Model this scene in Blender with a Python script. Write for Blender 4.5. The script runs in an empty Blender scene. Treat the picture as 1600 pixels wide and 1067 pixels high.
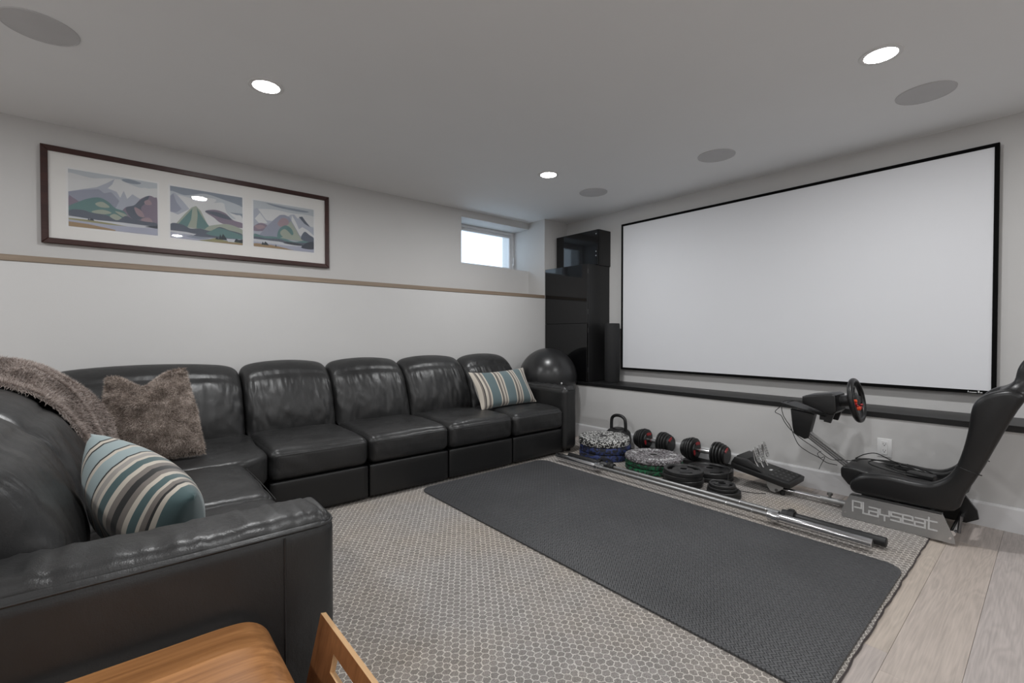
import bpy, bmesh, math, random
from mathutils import Vector, Matrix, noise
R = math.radians
PI = math.pi
random.seed(7)
S = bpy.context.scene
C = S.collection

# ------------------------------------------------------------------ camera, world, lights, exposure
cd = bpy.data.cameras.new('camera'); cam = bpy.data.objects.new('camera', cd); C.objects.link(cam)
cd.sensor_width = 36; cd.lens = 725/1600*36; cd.clip_start = 0.02
cam.location = (0, 0, 1.10); cam.rotation_euler = (R(90-0.857), 0, R(49.637-90))
S.camera = cam
w = bpy.data.worlds.new('sky'); S.world = w; w.use_nodes = True
w.node_tree.nodes['Background'].inputs[0].default_value = (0.66, 0.83, 1.0, 1)
w.node_tree.nodes['Background'].inputs[1].default_value = 2.4
S.view_settings.view_transform = 'Standard'; S.view_settings.look = 'None'
S.view_settings.exposure = 0.0; S.view_settings.gamma = 1; S.view_settings.use_curve_mapping = False
LAMP_W = 16.0
CEIL = 2.44
LIGHTS = [(0.625, 2.785), (2.766, 2.782), (2.80, 0.565)]            # the three in view
LIGHTS_UNSEEN = [(0.625, 0.565), (-1.5, 2.785), (-1.5, 0.565), (0.625, -1.65), (2.80, -1.65), (-1.5, -1.65)]  # out of view; first inferred from the grid, others added for an even light level
for x, y in LIGHTS + LIGHTS_UNSEEN:
    ld = bpy.data.lights.new('downlight_beam', 'AREA'); ld.shape = 'DISK'; ld.size = 0.11
    ld.energy = LAMP_W; ld.color = (0.985, 0.995, 1.0); ld.spread = R(180)
    lo = bpy.data.objects.new('downlight_beam', ld); C.objects.link(lo); lo.location = (x, y, CEIL-0.012)

# ------------------------------------------------------------------ materials
def nodes(name):
    m = bpy.data.materials.new(name); m.use_nodes = True
    nt = m.node_tree; return m, nt, nt.nodes['Principled BSDF']
def link(nt, a, b): nt.links.new(a, b)
def N(nt, t, **kw):
    n = nt.nodes.new(t)
    for k, v in kw.items():
        if k in n.inputs: n.inputs[k].default_value = v
        else: setattr(n, k, v)
    return n
def ramp(nt, fac, stops, interp='LINEAR'):
    r = nt.nodes.new('ShaderNodeValToRGB'); r.color_ramp.interpolation = interp
    e = r.color_ramp.elements
    while len(e) < len(stops): e.new(0.5)
    for i, (p, c) in enumerate(stops):
        e[i].position = p; e[i].color = (c[0], c[1], c[2], 1)
    link(nt, fac, r.inputs[0]); return r.outputs[0]
def bump(nt, b, height, strength=0.3, dist=0.01, normal=None):
    n = N(nt, 'ShaderNodeBump', Strength=strength, Distance=dist); link(nt, height, n.inputs['Height'])
    if normal is not None: link(nt, normal, n.inputs['Normal'])
    if b is not None: link(nt, n.outputs[0], b.inputs['Normal'])
    return n.outputs[0]
def coords(nt, kind='pos', scale=(1,1,1), rot=(0,0,0)):
    if kind == 'pos': o = N(nt, 'ShaderNodeNewGeometry').outputs['Position']
    else: o = N(nt, 'ShaderNodeTexCoord').outputs[kind]
    mp = N(nt, 'ShaderNodeMapping'); mp.inputs['Scale'].default_value = scale; mp.inputs['Rotation'].default_value = rot
    link(nt, o, mp.inputs[0]); return mp.outputs[0]
def noise_fac(nt, vec, scale, detail=3, rough=0.5):
    n = N(nt, 'ShaderNodeTexNoise', Scale=scale, Detail=detail, Roughness=rough); link(nt, vec, n.inputs['Vector']); return n.outputs['Fac']
def plain(name, col, rough=0.5, metal=0.0, spec=0.5, grain=None, coat=0, var=0.05):
    m, nt, b = nodes(name)
    b.inputs['Base Color'].default_value = (*col, 1); b.inputs['Roughness'].default_value = rough
    b.inputs['Metallic'].default_value = metal; b.inputs['Specular IOR Level'].default_value = spec
    b.inputs['Coat Weight'].default_value = coat
    v = coords(nt)
    sc, st = grain if grain else (60, 0.03)
    f = noise_fac(nt, v, sc)
    bump(nt, b, f, st, 0.004)
    hi = tuple(min(1, c*(1+var)) for c in col); lo = tuple(c*(1-var) for c in col)
    link(nt, ramp(nt, noise_fac(nt, v, 3.1), [(0.3, lo), (0.7, hi)]), b.inputs['Base Color'])
    return m
M = {}
M['wall'] = plain('wall_paint', (0.60, 0.594, 0.588), 0.7, grain=(180, 0.05), var=0.008)
M['ceiling'] = plain('ceiling_paint', (0.87, 0.88, 0.89), 0.8, grain=(150, 0.06), var=0.006)
M['white'] = plain('white_trim_paint', (0.72, 0.72, 0.73), 0.4)
M['plastic_white'] = plain('white_plastic', (0.75, 0.75, 0.75), 0.35)
M['grille'] = plain('speaker_grille_grey', (0.60, 0.60, 0.61), 0.7, grain=(900, 0.2))
M['screen'] = plain('projection_fabric', (0.77, 0.78, 0.81), 0.85, grain=(400, 0.02), var=0.004)
M['black_felt'] = plain('black_velvet_frame', (0.004, 0.004, 0.004), 0.9, spec=0.1)
M['black_ledge'] = plain('black_stained_wood', (0.010, 0.010, 0.0105), 0.42, grain=(40, 0.08))
M['gloss_black'] = plain('high_gloss_black', (0.004, 0.004, 0.0045), 0.06, grain=(4, 0.004))
M['satin_black'] = plain('satin_black_board', (0.009, 0.009, 0.0095), 0.4)
M['rubber'] = plain('black_rubber', (0.009, 0.009, 0.009), 0.55, grain=(260, 0.12))
M['iron'] = plain('black_urethane_iron', (0.012, 0.012, 0.0125), 0.42, grain=(90, 0.08))
M['plastic'] = plain('black_plastic', (0.009, 0.009, 0.0095), 0.42, grain=(300, 0.06))
M['foam'] = plain('black_foam', (0.018, 0.018, 0.019), 0.85, grain=(160, 0.3))
M['vinyl'] = plain('black_vinyl', (0.006, 0.006, 0.0065), 0.36, grain=(220, 0.07))
M['ball'] = plain('anthracite_ball_vinyl', (0.020, 0.020, 0.021), 0.30, grain=(35, 0.03))
M['chrome'] = plain('chrome', (0.62, 0.62, 0.63), 0.18, 1.0)
M['steel'] = plain('brushed_steel', (0.30, 0.30, 0.30), 0.40, 1.0, grain=(120, 0.05))
M['darksteel'] = plain('dark_steel', (0.16, 0.16, 0.165), 0.32, 1.0)
M['alu_bright'] = plain('polished_aluminium', (0.72, 0.72, 0.72), 0.24, 1.0)
M['alu'] = plain('brushed_aluminium', (0.38, 0.38, 0.38), 0.42, 0.85, grain=(200, 0.05))
M['letter'] = plain('pale_lettering', (0.50, 0.50, 0.50), 0.6)
M['red'] = plain('red_plastic', (0.34, 0.014, 0.018), 0.4)
M['orange'] = plain('orange_red_button', (0.70, 0.075, 0.025), 0.35)
M['mark'] = plain('white_print', (0.75, 0.75, 0.75), 0.5)
M['matboard'] = plain('white_mat_board', (0.80, 0.79, 0.77), 0.8, var=0.005)
M['dark'] = plain('dark_void', (0.01, 0.01, 0.01), 0.9)
M['slab'] = plain('floor_underlay', (0.20, 0.18, 0.165), 0.9)

def leather():
    m, nt, b = nodes('black_leather')
    v = coords(nt)
    link(nt, ramp(nt, noise_fac(nt, v, 5, 4), [(0.25, (0.014, 0.014, 0.0143)), (0.75, (0.024, 0.024, 0.0245))]), b.inputs['Base Color'])
    link(nt, ramp(nt, noise_fac(nt, v, 9, 4), [(0.3, (0.32,)*3), (0.75, (0.48,)*3)]), b.inputs['Roughness'])
    vo = N(nt, 'ShaderNodeTexVoronoi', Scale=330.0); link(nt, v, vo.inputs['Vector'])
    g = bump(nt, None, vo.outputs['Distance'], 0.10, 0.002)
    wv = coords(nt, scale=(1, 1, 0.45))
    nz = N(nt, 'ShaderNodeTexNoise', Scale=11.0, Detail=5.0, Roughness=0.55, Distortion=0.35); link(nt, wv, nz.inputs['Vector'])
    bump(nt, b, nz.outputs['Fac'], 0.30, 0.016, g)
    return m
M['leather'] = leather()
M['leather_flat'] = plain('smooth_black_leather', (0.0075, 0.0075, 0.0078), 0.44, grain=(330, 0.06))

def wood(name, c1, c2, axis=0, scale=1.0, rough=0.35, ring=9.0):
    m, nt, b = nodes(name)
    sc = [22.0*scale]*3; sc[axis] = 0.9*scale
    v = coords(nt, scale=tuple(sc))
    n1 = N(nt, 'ShaderNodeTexNoise', Scale=1.0, Detail=5.0, Roughness=0.6, Distortion=0.5); link(nt, v, n1.inputs['Vector'])
    sc2 = [120.0*scale]*3; sc2[axis] = 3.0*scale
    f2 = noise_fac(nt, coords(nt, scale=tuple(sc2)), 1.0, 2)
    mx = N(nt, 'ShaderNodeMath', operation='MULTIPLY_ADD'); link(nt, f2, mx.inputs[0]); mx.inputs[1].default_value = 0.45
    link(nt, n1.outputs['Fac'], mx.inputs[2])
    link(nt, ramp(nt, mx.outputs[0], [(0.42, c1), (0.95, c2)]), b.inputs['Base Color'])
    b.inputs['Roughness'].default_value = rough
    bump(nt, b, f2, 0.05, 0.002)
    return m
M['walnut'] = wood('walnut_veneer', (0.17, 0.065, 0.020), (0.46, 0.215, 0.080), axis=0, rough=0.32)
M['walnut_v'] = wood('walnut_veneer_upright', (0.15, 0.058, 0.020), (0.36, 0.16, 0.065), axis=2, rough=0.35)
M['ply'] = wood('plywood_edge', (0.48, 0.28, 0.13), (0.66, 0.42, 0.22), axis=1, rough=0.5)
M['oak'] = wood('oak_cap', (0.17, 0.125, 0.090), (0.30, 0.235, 0.175), axis=0, rough=0.5)
M['mahogany'] = wood('mahogany_frame', (0.022, 0.007, 0.006), (0.055, 0.018, 0.014), axis=0, rough=0.35)

def plank_mat(i):
    m, nt, b = nodes('oak_plank')
    r = random.Random(i)
    t = r.random()
    base = [(0.45, 0.395, 0.365), (0.50, 0.43, 0.37), (0.42, 0.375, 0.355), (0.48, 0.415, 0.37)][i % 4]
    tc = N(nt, 'ShaderNodeNewGeometry').outputs['Position']
    mp = N(nt, 'ShaderNodeMapping'); mp.inputs['Scale'].default_value = (0.9, 7.0, 1); mp.inputs['Location'].default_value = (r.random()*9, r.random()*9, 0)
    link(nt, tc, mp.inputs[0])
    n1 = N(nt, 'ShaderNodeTexNoise', Scale=1.5, Detail=2.0, Distortion=0.8); link(nt, mp.outputs[0], n1.inputs['Vector'])
    wv = N(nt, 'ShaderNodeMath', operation='MULTIPLY'); link(nt, n1.outputs['Fac'], wv.inputs[0]); wv.inputs[1].default_value = 60.0
    sn = N(nt, 'ShaderNodeMath', operation='SINE'); link(nt, wv.outputs[0], sn.inputs[0])
    mp2 = N(nt, 'ShaderNodeMapping'); mp2.inputs['Scale'].default_value = (6, 160, 1); link(nt, tc, mp2.inputs[0])
    f2 = noise_fac(nt, mp2.outputs[0], 1.0, 3)
    ad = N(nt, 'ShaderNodeMath', operation='MULTIPLY_ADD'); link(nt, sn.outputs[0], ad.inputs[0]); ad.inputs[1].default_value = 0.10; link(nt, f2, ad.inputs[2])
    k = 0.92+0.16*t
    link(nt, ramp(nt, ad.outputs[0], [(0.25, tuple(c*k*0.80 for c in base)), (0.75, tuple(c*k*1.08 for c in base))]), b.inputs['Base Color'])
    b.inputs['Roughness'].default_value = 0.46
    bump(nt, b, f2, 0.06, 0.002)
    return m
PLANKS = [plank_mat(i) for i in range(8)]

def rug_mat():
    m, nt, b = nodes('woven_wool_rug')
    v = coords(nt)
    wob = N(nt, 'ShaderNodeTexNoise', Scale=48.0, Detail=2.0); link(nt, v, wob.inputs['Vector'])
    sub = N(nt, 'ShaderNodeVectorMath', operation='MULTIPLY_ADD'); link(nt, wob.outputs['Color'], sub.inputs[0])
    sub.inputs[1].default_value = (0.016, 0.013, 0); link(nt, v, sub.inputs[2])
    sx = N(nt, 'ShaderNodeSeparateXYZ'); link(nt, sub.outputs[0], sx.inputs[0])
    def mth(op, a, b):
        n = N(nt, 'ShaderNodeMath', operation=op)
        for q, val in ((0, a), (1, b)):
            if val is None: continue
            if isinstance(val, (int, float)): n.inputs[q].default_value = val
            else: link(nt, val, n.inputs[q])
        return n.outputs[0]
    cx_ = mth('COSINE', mth('MULTIPLY', sx.outputs[0], 2*PI/0.031), None); cy2 = mth('COSINE', mth('MULTIPLY', sx.outputs[1], PI/0.0225), None)
    dy = mth('MULTIPLY', mth('MULTIPLY', cx_, cy2), 0.0042)
    cmb = N(nt, 'ShaderNodeCombineXYZ'); link(nt, sx.outputs[0], cmb.inputs[0]); link(nt, mth('ADD', sx.outputs[1], dy), cmb.inputs[1])
    br = N(nt, 'ShaderNodeTexBrick', Scale=1.0); br.offset = 0.5
    br.inputs['Mortar Size'].default_value = 0.0034; br.inputs['Mortar Smooth'].default_value = 0.7
    br.inputs['Brick Width'].default_value = 0.031; br.inputs['Row Height'].default_value = 0.0225
    link(nt, cmb.outputs[0], br.inputs['Vector'])
    br.inputs['Color1'].default_value = (0.235, 0.220, 0.208, 1); br.inputs['Color2'].default_value = (0.295, 0.276, 0.262, 1)
    br.inputs['Mortar'].default_value = (0.62, 0.59, 0.56, 1)
    fine = noise_fac(nt, v, 260, 3, 0.7)
    mix = N(nt, 'ShaderNodeMix', data_type='RGBA', blend_type='MULTIPLY'); mix.inputs['Factor'].default_value = 1.0
    link(nt, br.outputs['Color'], mix.inputs['A']); link(nt, ramp(nt, fine, [(0.32, (0.55,)*3), (0.68, (1.35,)*3)]), mix.inputs['B'])
    st = N(nt, 'ShaderNodeMix', data_type='RGBA', blend_type='MULTIPLY'); st.inputs['Factor'].default_value = 1.0
    link(nt, mix.outputs['Result'], st.inputs['A'])
    link(nt, ramp(nt, noise_fac(nt, v, 2.2, 2), [(0.4, (1.0, 1.0, 1.0)), (0.75, (1.04, 0.98, 0.90))]), st.inputs['B'])
    link(nt, st.outputs['Result'], b.inputs['Base Color'])
    b.inputs['Roughness'].default_value = 0.95; b.inputs['Specular IOR Level'].default_value = 0.1
    g = bump(nt, None, fine, 0.5, 0.003)
    bump(nt, b, br.outputs['Fac'], 0.7, 0.005, g)
    return m
M['rug'] = rug_mat()
M['binding'] = plain('brown_rug_backing', (0.05, 0.04, 0.04), 0.9, grain=(300, 0.4))

def tread_mat():
    m, nt, b = nodes('ribbed_rubber_mat')
    v = coords(nt)
    hs = []
    for rot in (R(45), R(-45)):
        mp = N(nt, 'ShaderNodeMapping'); mp.inputs['Rotation'].default_value = (0, 0, rot); link(nt, v, mp.inputs[0])
        br = N(nt, 'ShaderNodeTexBrick', Scale=1.0); br.offset = 0.5
        br.inputs['Brick Width'].default_value = 0.040; br.inputs['Row Height'].default_value = 0.020
        br.inputs['Mortar Size'].default_value = 0.0075; br.inputs['Mortar Smooth'].default_value = 0.5
        link(nt, mp.outputs[0], br.inputs['Vector']); hs.append(br.outputs['Fac'])
    mu = N(nt, 'ShaderNodeMath', operation='MULTIPLY'); link(nt, hs[0], mu.inputs[0]); link(nt, hs[1], mu.inputs[1])
    link(nt, ramp(nt, noise_fac(nt, v, 1.6, 4), [(0.3, (0.052, 0.053, 0.056)), (0.7, (0.075, 0.076, 0.080))]), b.inputs['Base Color'])
    b.inputs['Roughness'].default_value = 0.52
    bump(nt, b, mu.outputs[0], 1.0, 0.007)
    return m
M['tread'] = tread_mat()

def speckle(name, base, fleck, cover, scale=70.0, fleck2=None):
    m, nt, b = nodes(name)
    v = coords(nt)
    vo = N(nt, 'ShaderNodeTexVoronoi', Scale=scale); link(nt, v, vo.inputs['Vector'])
    sp = N(nt, 'ShaderNodeSeparateColor'); link(nt, vo.outputs['Color'], sp.inputs[0])
    stops = [(0.0, base), (1-cover, fleck)]
    if fleck2: stops = [(0.0, base), (1-cover, fleck2), (1-cover*0.6, fleck)]
    link(nt, ramp(nt, sp.outputs[0], stops, 'CONSTANT'), b.inputs['Base Color'])
    b.inputs['Roughness'].default_value = 0.6
    bump(nt, b, noise_fac(nt, v, 150), 0.15, 0.003)
    return m
M['sp_white'] = speckle('white_flecked_rubber', (0.015, 0.015, 0.015), (0.60, 0.60, 0.58), 0.42, 105)
M['sp_blue'] = speckle('blue_flecked_rubber', (0.012, 0.013, 0.02), (0.030, 0.048, 0.16), 0.50, 60, (0.02, 0.028, 0.07))
M['sp_grey'] = speckle('grey_flecked_rubber', (0.05, 0.045, 0.048), (0.36, 0.35, 0.36), 0.55, 110, (0.14, 0.12, 0.13))
M['sp_green'] = speckle('green_flecked_rubber', (0.010, 0.016, 0.012), (0.008, 0.13, 0.05), 0.55, 75, (0.008, 0.05, 0.025))

def stripes(name, stops, axis='X', rep=1.0):
    m, nt, b = nodes(name)
    t = N(nt, 'ShaderNodeAttribute', attribute_name='stripe'); 
    link(nt, ramp(nt, t.outputs['Fac'], stops, 'CONSTANT'), b.inputs['Base Color'])
    b.inputs['Roughness'].default_value = 0.75; b.inputs['Sheen Weight'].default_value = 0.3
    bump(nt, b, noise_fac(nt, coords(nt), 500), 0.15, 0.002)
    return m
cr, bk, tp, te, lt, gy = (0.50, 0.455, 0.39), (0.012, 0.012, 0.012), (0.165, 0.145, 0.13), (0.052, 0.095, 0.10), (0.27, 0.335, 0.345), (0.30, 0.28, 0.26)
def mkstops(seq):
    tot = sum(a for a, _ in seq); p = 0; out = []
    for a, c in seq: out.append((p/tot, c)); p += a
    return out
band = [(2, cr), (2, tp), (1, bk), (2, gy), (1, bk), (2, tp), (2, cr), (1, bk)]
M['stripe_a'] = stripes('striped_chenille', mkstops([(3, cr), (2, tp), (1, bk), (3, cr), (3, tp), (2, cr), (13, (0.088, 0.132, 0.142)), (2, cr), (1, bk), (2, tp), (2, cr), (2, tp), (2, cr),
                  (13, (0.10, 0.145, 0.157)), (2, cr), (1, bk), (2, tp), (2, cr), (2, tp), (2, cr), (12, (0.088, 0.132, 0.142)), (2, cr), (3, tp), (2, cr), (1, bk), (3, cr)][:31]))
M['stripe_b'] = stripes('striped_chenille_light', mkstops([(9, lt), (1, bk), (2, cr), (1, bk), (8, lt), (1, bk), (2, cr), (7, lt), (1, bk), (2, cr), (3, gy), (2, cr), (5, te), (3, cr), (4, tp), (4, bk), (4, tp), (3, cr), (5, te), (2, cr), (3, tp),
                  (2, bk), (3, cr), (12, te)]))
def fur_mat(name, lo, mid, hi):
    m, nt, b = nodes(name)
    v = coords(nt, scale=(1, 1, 1))
    n1 = noise_fac(nt, v, 16, 4, 0.65)
    link(nt, ramp(nt, n1, [(0.30, lo), (0.5, mid), (0.68, hi)]), b.inputs['Base Color'])
    b.inputs['Roughness'].default_value = 0.85; b.inputs['Sheen Weight'].default_value = 0.4; b.inputs['Specular IOR Level'].default_value = 0.2
    bump(nt, b, noise_fac(nt, v, 150, 3), 0.5, 0.006)
    return m
M['fur'] = fur_mat('brown_faux_fur', (0.07, 0.053, 0.044), (0.22, 0.175, 0.15), (0.46, 0.39, 0.35))
def pile_mat(name, lo, mid, hi, sc=(1, 1, 1)):
    m, nt, b = nodes(name)
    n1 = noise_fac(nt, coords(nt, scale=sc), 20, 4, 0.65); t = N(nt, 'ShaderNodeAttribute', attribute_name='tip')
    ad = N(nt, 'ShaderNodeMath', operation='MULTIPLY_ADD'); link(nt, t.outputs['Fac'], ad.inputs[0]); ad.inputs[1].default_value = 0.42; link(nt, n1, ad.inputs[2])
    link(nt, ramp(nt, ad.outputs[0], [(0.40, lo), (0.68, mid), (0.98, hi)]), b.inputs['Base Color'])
    b.inputs['Roughness'].default_value = 0.7; b.inputs['Specular IOR Level'].default_value = 0.2
    return m
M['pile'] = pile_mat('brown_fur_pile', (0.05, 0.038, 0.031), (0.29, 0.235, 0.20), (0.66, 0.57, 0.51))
M['pile_throw'] = pile_mat('taupe_fur_pile', (0.075, 0.06, 0.054), (0.36, 0.30, 0.27), (0.72, 0.64, 0.60), (0.22, 1.5, 0.22))  # stretched noise puts the folds' highlights into the colour as streaks along the drape
M['fur_throw'] = fur_mat('taupe_faux_fur', (0.10, 0.08, 0.072), (0.28, 0.23, 0.205), (0.50, 0.44, 0.41))

def emis(name, col, st):
    m, nt, b = nodes(name)
    b.inputs['Emission Color'].default_value = (*col, 1); b.inputs['Emission Strength'].default_value = st
    b.inputs['Base Color'].default_value = (0.8, 0.8, 0.8, 1)
    return m
M['lens'] = emis('lit_led_lens', (1.0, 0.97, 0.93), 30.0)
def thin_glass(name, tint=(1, 1, 1), ior=1.45):
    m, nt, b = nodes(name); nt.nodes.remove(b)
    o = nt.nodes['Material Output']
    lw = N(nt, 'ShaderNodeLayerWeight', Blend=0.5); pw = N(nt, 'ShaderNodeMath', operation='POWER'); link(nt, lw.outputs['Facing'], pw.inputs[0]); pw.inputs[1].default_value = 5.0
    f = N(nt, 'ShaderNodeMath', operation='MULTIPLY_ADD'); link(nt, pw.outputs[0], f.inputs[0]); f.inputs[1].default_value = 0.95; f.inputs[2].default_value = 0.045
    t = N(nt, 'ShaderNodeBsdfTransparent', Color=(*tint, 1)); g = N(nt, 'ShaderNodeBsdfGlossy', Roughness=0.015)
    mx = N(nt, 'ShaderNodeMixShader'); link(nt, f.outputs[0], mx.inputs[0]); link(nt, t.outputs[0], mx.inputs[1]); link(nt, g.outputs[0], mx.inputs[2])
    link(nt, mx.outputs[0], o.inputs[0]); return m
M['glass'] = thin_glass('picture_glass')
M['pane'] = thin_glass('window_glass')
M['tinted'] = thin_glass('dark_tinted_glass', (0.10, 0.10, 0.11), 1.5)

# ------------------------------------------------------------------ mesh helpers (all coordinates are world coordinates)
def bm_box(bm, a, b, bev=0.0, seg=2):
    x0, x1 = sorted((a[0], b[0])); y0, y1 = sorted((a[1], b[1])); z0, z1 = sorted((a[2], b[2]))
    vs = [bm.verts.new(p) for p in ((x0,y0,z0),(x1,y0,z0),(x1,y1,z0),(x0,y1,z0),(x0,y0,z1),(x1,y0,z1),(x1,y1,z1),(x0,y1,z1))]
    fs = [bm.faces.new([vs[i] for i in f]) for f in ((3,2,1,0),(4,5,6,7),(0,1,5,4),(1,2,6,5),(2,3,7,6),(3,0,4,7))]
    if bev:
        es = {e for f in fs for e in f.edges}
        bmesh.ops.bevel(bm, geom=list(es), offset=bev, segments=seg, profile=0.5, affect='EDGES')
def box(a, b, bev=0.0, seg=2):
    bm = bmesh.new(); bm_box(bm, a, b, bev, seg); return bm
def frame_of(d):
    d = Vector(d).normalized(); u = d.orthogonal().normalized() if abs(d.z) > 0.999 else d.cross(Vector((0, 0, 1))).normalized()
    return d, u, d.cross(u).normalized()
def bm_lathe(bm, base, axis, prof, n=32, cap=True):
    """prof: list of (t along axis, radius)"""
    d, u, v = frame_of(axis); base = Vector(base); rings = []
    for t, r in prof:
        if r < 1e-6: rings.append([bm.verts.new(base+d*t)])
        else: rings.append([bm.verts.new(base+d*t+(u*math.cos(2*PI*i/n)+v*math.sin(2*PI*i/n))*r) for i in range(n)])
    for A, B in zip(rings, rings[1:]):
        for i in range(n):
            j = (i+1) % n
            if len(A) == 1 and len(B) == 1: continue
            if len(A) == 1: bm.faces.new((A[0], B[j], B[i]))
            elif len(B) == 1: bm.faces.new((A[i], A[j], B[0]))
            else: bm.faces.new((A[i], A[j], B[j], B[i]))
    if cap:
        if len(rings[0]) > 1: bm.faces.new(list(reversed(rings[0])))
        if len(rings[-1]) > 1: bm.faces.new(rings[-1])
def lathe(base, axis, prof, n=32, cap=True):
    bm = bmesh.new(); bm_lathe(bm, base, axis, prof, n, cap); return bm
def catmull(pts, sub=8, closed=False):
    pts = [Vector(p) for p in pts]; out = []; n = len(pts)
    rng = range(n) if closed else range(n-1)
    for i in rng:
        p1, p2 = pts[i], pts[(i+1) % n]
        p0 = pts[i-1] if (closed or i > 0) else p1*2-p2
        p3 = pts[(i+2) % n] if (closed or i+2 < n) else p2*2-p1
        for k in range(sub):
            t = k/sub
            out.append(0.5*((2*p1)+(p2-p0)*t+(2*p0-5*p1+4*p2-p3)*t*t+(3*p1-p0-3*p2+p3)*t**3))
    if not closed: out.append(pts[-1])
    return out
def bm_tube(bm, pts, r, n=10, closed=False, rs=None):
    pts = [Vector(p) for p in pts]; m = len(pts); rings = []
    t0 = (pts[1]-pts[0]).normalized(); u = frame_of(t0)[1]
    for i, p in enumerate(pts):
        if closed: t = (pts[(i+1) % m]-pts[i-1]).normalized()
        else: t = (pts[min(i+1, m-1)]-pts[max(i-1, 0)]).normalized()
        u = (u-t*u.dot(t)).normalized(); v = t.cross(u)
        rr = rs[i] if rs else r
        rings.append([bm.verts.new(p+(u*math.cos(2*PI*k/n)+v*math.sin(2*PI*k/n))*rr) for k in range(n)])
    for a in range(m if closed else m-1):
        A, B = rings[a], rings[(a+1) % m]
        sh = 0
        if closed and a == m-1:
            sh = min(range(n), key=lambda s: (A[0].co-B[s].co).length)
        for k in range(n):
            bm.faces.new((A[k], A[(k+1) % n], B[(k+1+sh) % n], B[(k+sh) % n]))
    if not closed:
        bm.faces.new(list(reversed(rings[0]))); bm.faces.new(rings[-1])
def tube(pts, r, n=10, closed=False, rs=None):
    bm = bmesh.new(); bm_tube(bm, pts, r, n, closed, rs); return bm
def bm_prism(bm, poly, fn, a, b, bev=0.0, seg=2):
    """poly: 2D points; fn(p, t) -> world point with t in (a, b) along the extrusion"""
    A = [bm.verts.new(fn(p, a)) for p in poly]; B = [bm.verts.new(fn(p, b)) for p in poly]
    n = len(poly); f1 = bm.faces.new(A); f2 = bm.faces.new(list(reversed(B)))
    for i in range(n): bm.faces.new((A[(i+1) % n], A[i], B[i], B[(i+1) % n]))
    bmesh.ops.recalc_face_normals(bm, faces=bm.faces)
    if bev:
        es = list({e for f in (f1, f2) for e in f.edges})
        bmesh.ops.bevel(bm, geom=es, offset=bev, segments=seg, profile=0.5, affect='EDGES', clamp_overlap=True)
def prism(poly, fn, a, b, bev=0.0, seg=2):
    bm = bmesh.new(); bm_prism(bm, poly, fn, a, b, bev, seg); return bm
def bm_grid(bm, rows, closed_u=False, closed_v=False):
    V = [[bm.verts.new(p) for p in r] for r in rows]; nr, nc = len(V), len(V[0])
    for i in range(nr if closed_v else nr-1):
        for j in range(nc if closed_u else nc-1):
            a, b, c, d = V[i][j], V[i][(j+1) % nc], V[(i+1) % nr][(j+1) % nc], V[(i+1) % nr][j]
            bm.faces.new((a, b, c, d))
    return V
def soft_box(c, h, r, n=10, fn=None):
    """a rounded box with half sizes h, edge radius r, then fn(Vector local in -1..1, Vector pos) -> pos"""
    bm = bmesh.new(); bmesh.ops.create_cube(bm, size=2.0)
    bmesh.ops.subdivide_edges(bm, edges=bm.edges[:], cuts=n, use_grid_fill=True)
    c = Vector(c)
    for v in bm.verts:
        q = v.co.copy(); p = Vector()
        for i in range(3):
            s = math.copysign(1-(1-abs(q[i]))**1.6, q[i]); p[i] = s*h[i]
        rr = [min(r, hh*0.98) for hh in h]
        inner = Vector([max(-(h[i]-rr[i]), min(h[i]-rr[i], p[i])) for i in range(3)])
        e = p-inner
        if e.length > 1e-9:
            k = Vector([e[i]/rr[i] for i in range(3)]); m_ = max(abs(k[i]) for i in range(3))
            k = k.normalized()*m_
            e = Vector([k[i]*rr[i] for i in range(3)])
        p = inner+e
        if fn: p = fn(q, p)
        v.co = p+c
    return bm

def root_of(o):
    v = Vector((0, 0, 0))
    while o is not None: v += o.location; o = o.parent
    return v
def obj(name, bm, mat, parent=None, smooth=40, origin=None):
    bmesh.ops.recalc_face_normals(bm, faces=bm.faces)
    me = bpy.data.meshes.new(name)
    o = bpy.data.objects.new(name, me)
    if parent is not None:
        off = root_of(parent); o.parent = parent
    else:
        if origin is None:
            xs = [v.co.x for v in bm.verts]; ys = [v.co.y for v in bm.verts]; zs = [v.co.z for v in bm.verts]
            origin = ((min(xs)+max(xs))/2, (min(ys)+max(ys))/2, min(zs))
        off = Vector(origin); o.location = off
    bm.transform(Matrix.Translation(-off)); bm.to_mesh(me); bm.free()
    for m in (mat if isinstance(mat, (list, tuple)) else [mat]): me.materials.append(M[m] if isinstance(m, str) else m)
    if smooth:
        me.shade_smooth(); me.set_sharp_from_angle(angle=R(smooth))
    C.objects.link(o); return o
def tag(o, label, cat, group=None):
    o['label'] = label; o['category'] = cat
    if group: o['group'] = group
    return o
def thing(name, label, cat, loc, group=None):
    o = bpy.data.objects.new(name, None); C.objects.link(o); o.location = loc; o.empty_display_size = 0.1
    return tag(o, label, cat, group)
def struct(name, bm, mat, parent=None, smooth=40):
    o = obj(name, bm, mat, parent, smooth)
    if parent is None: o['kind'] = 'structure'
    return o

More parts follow.
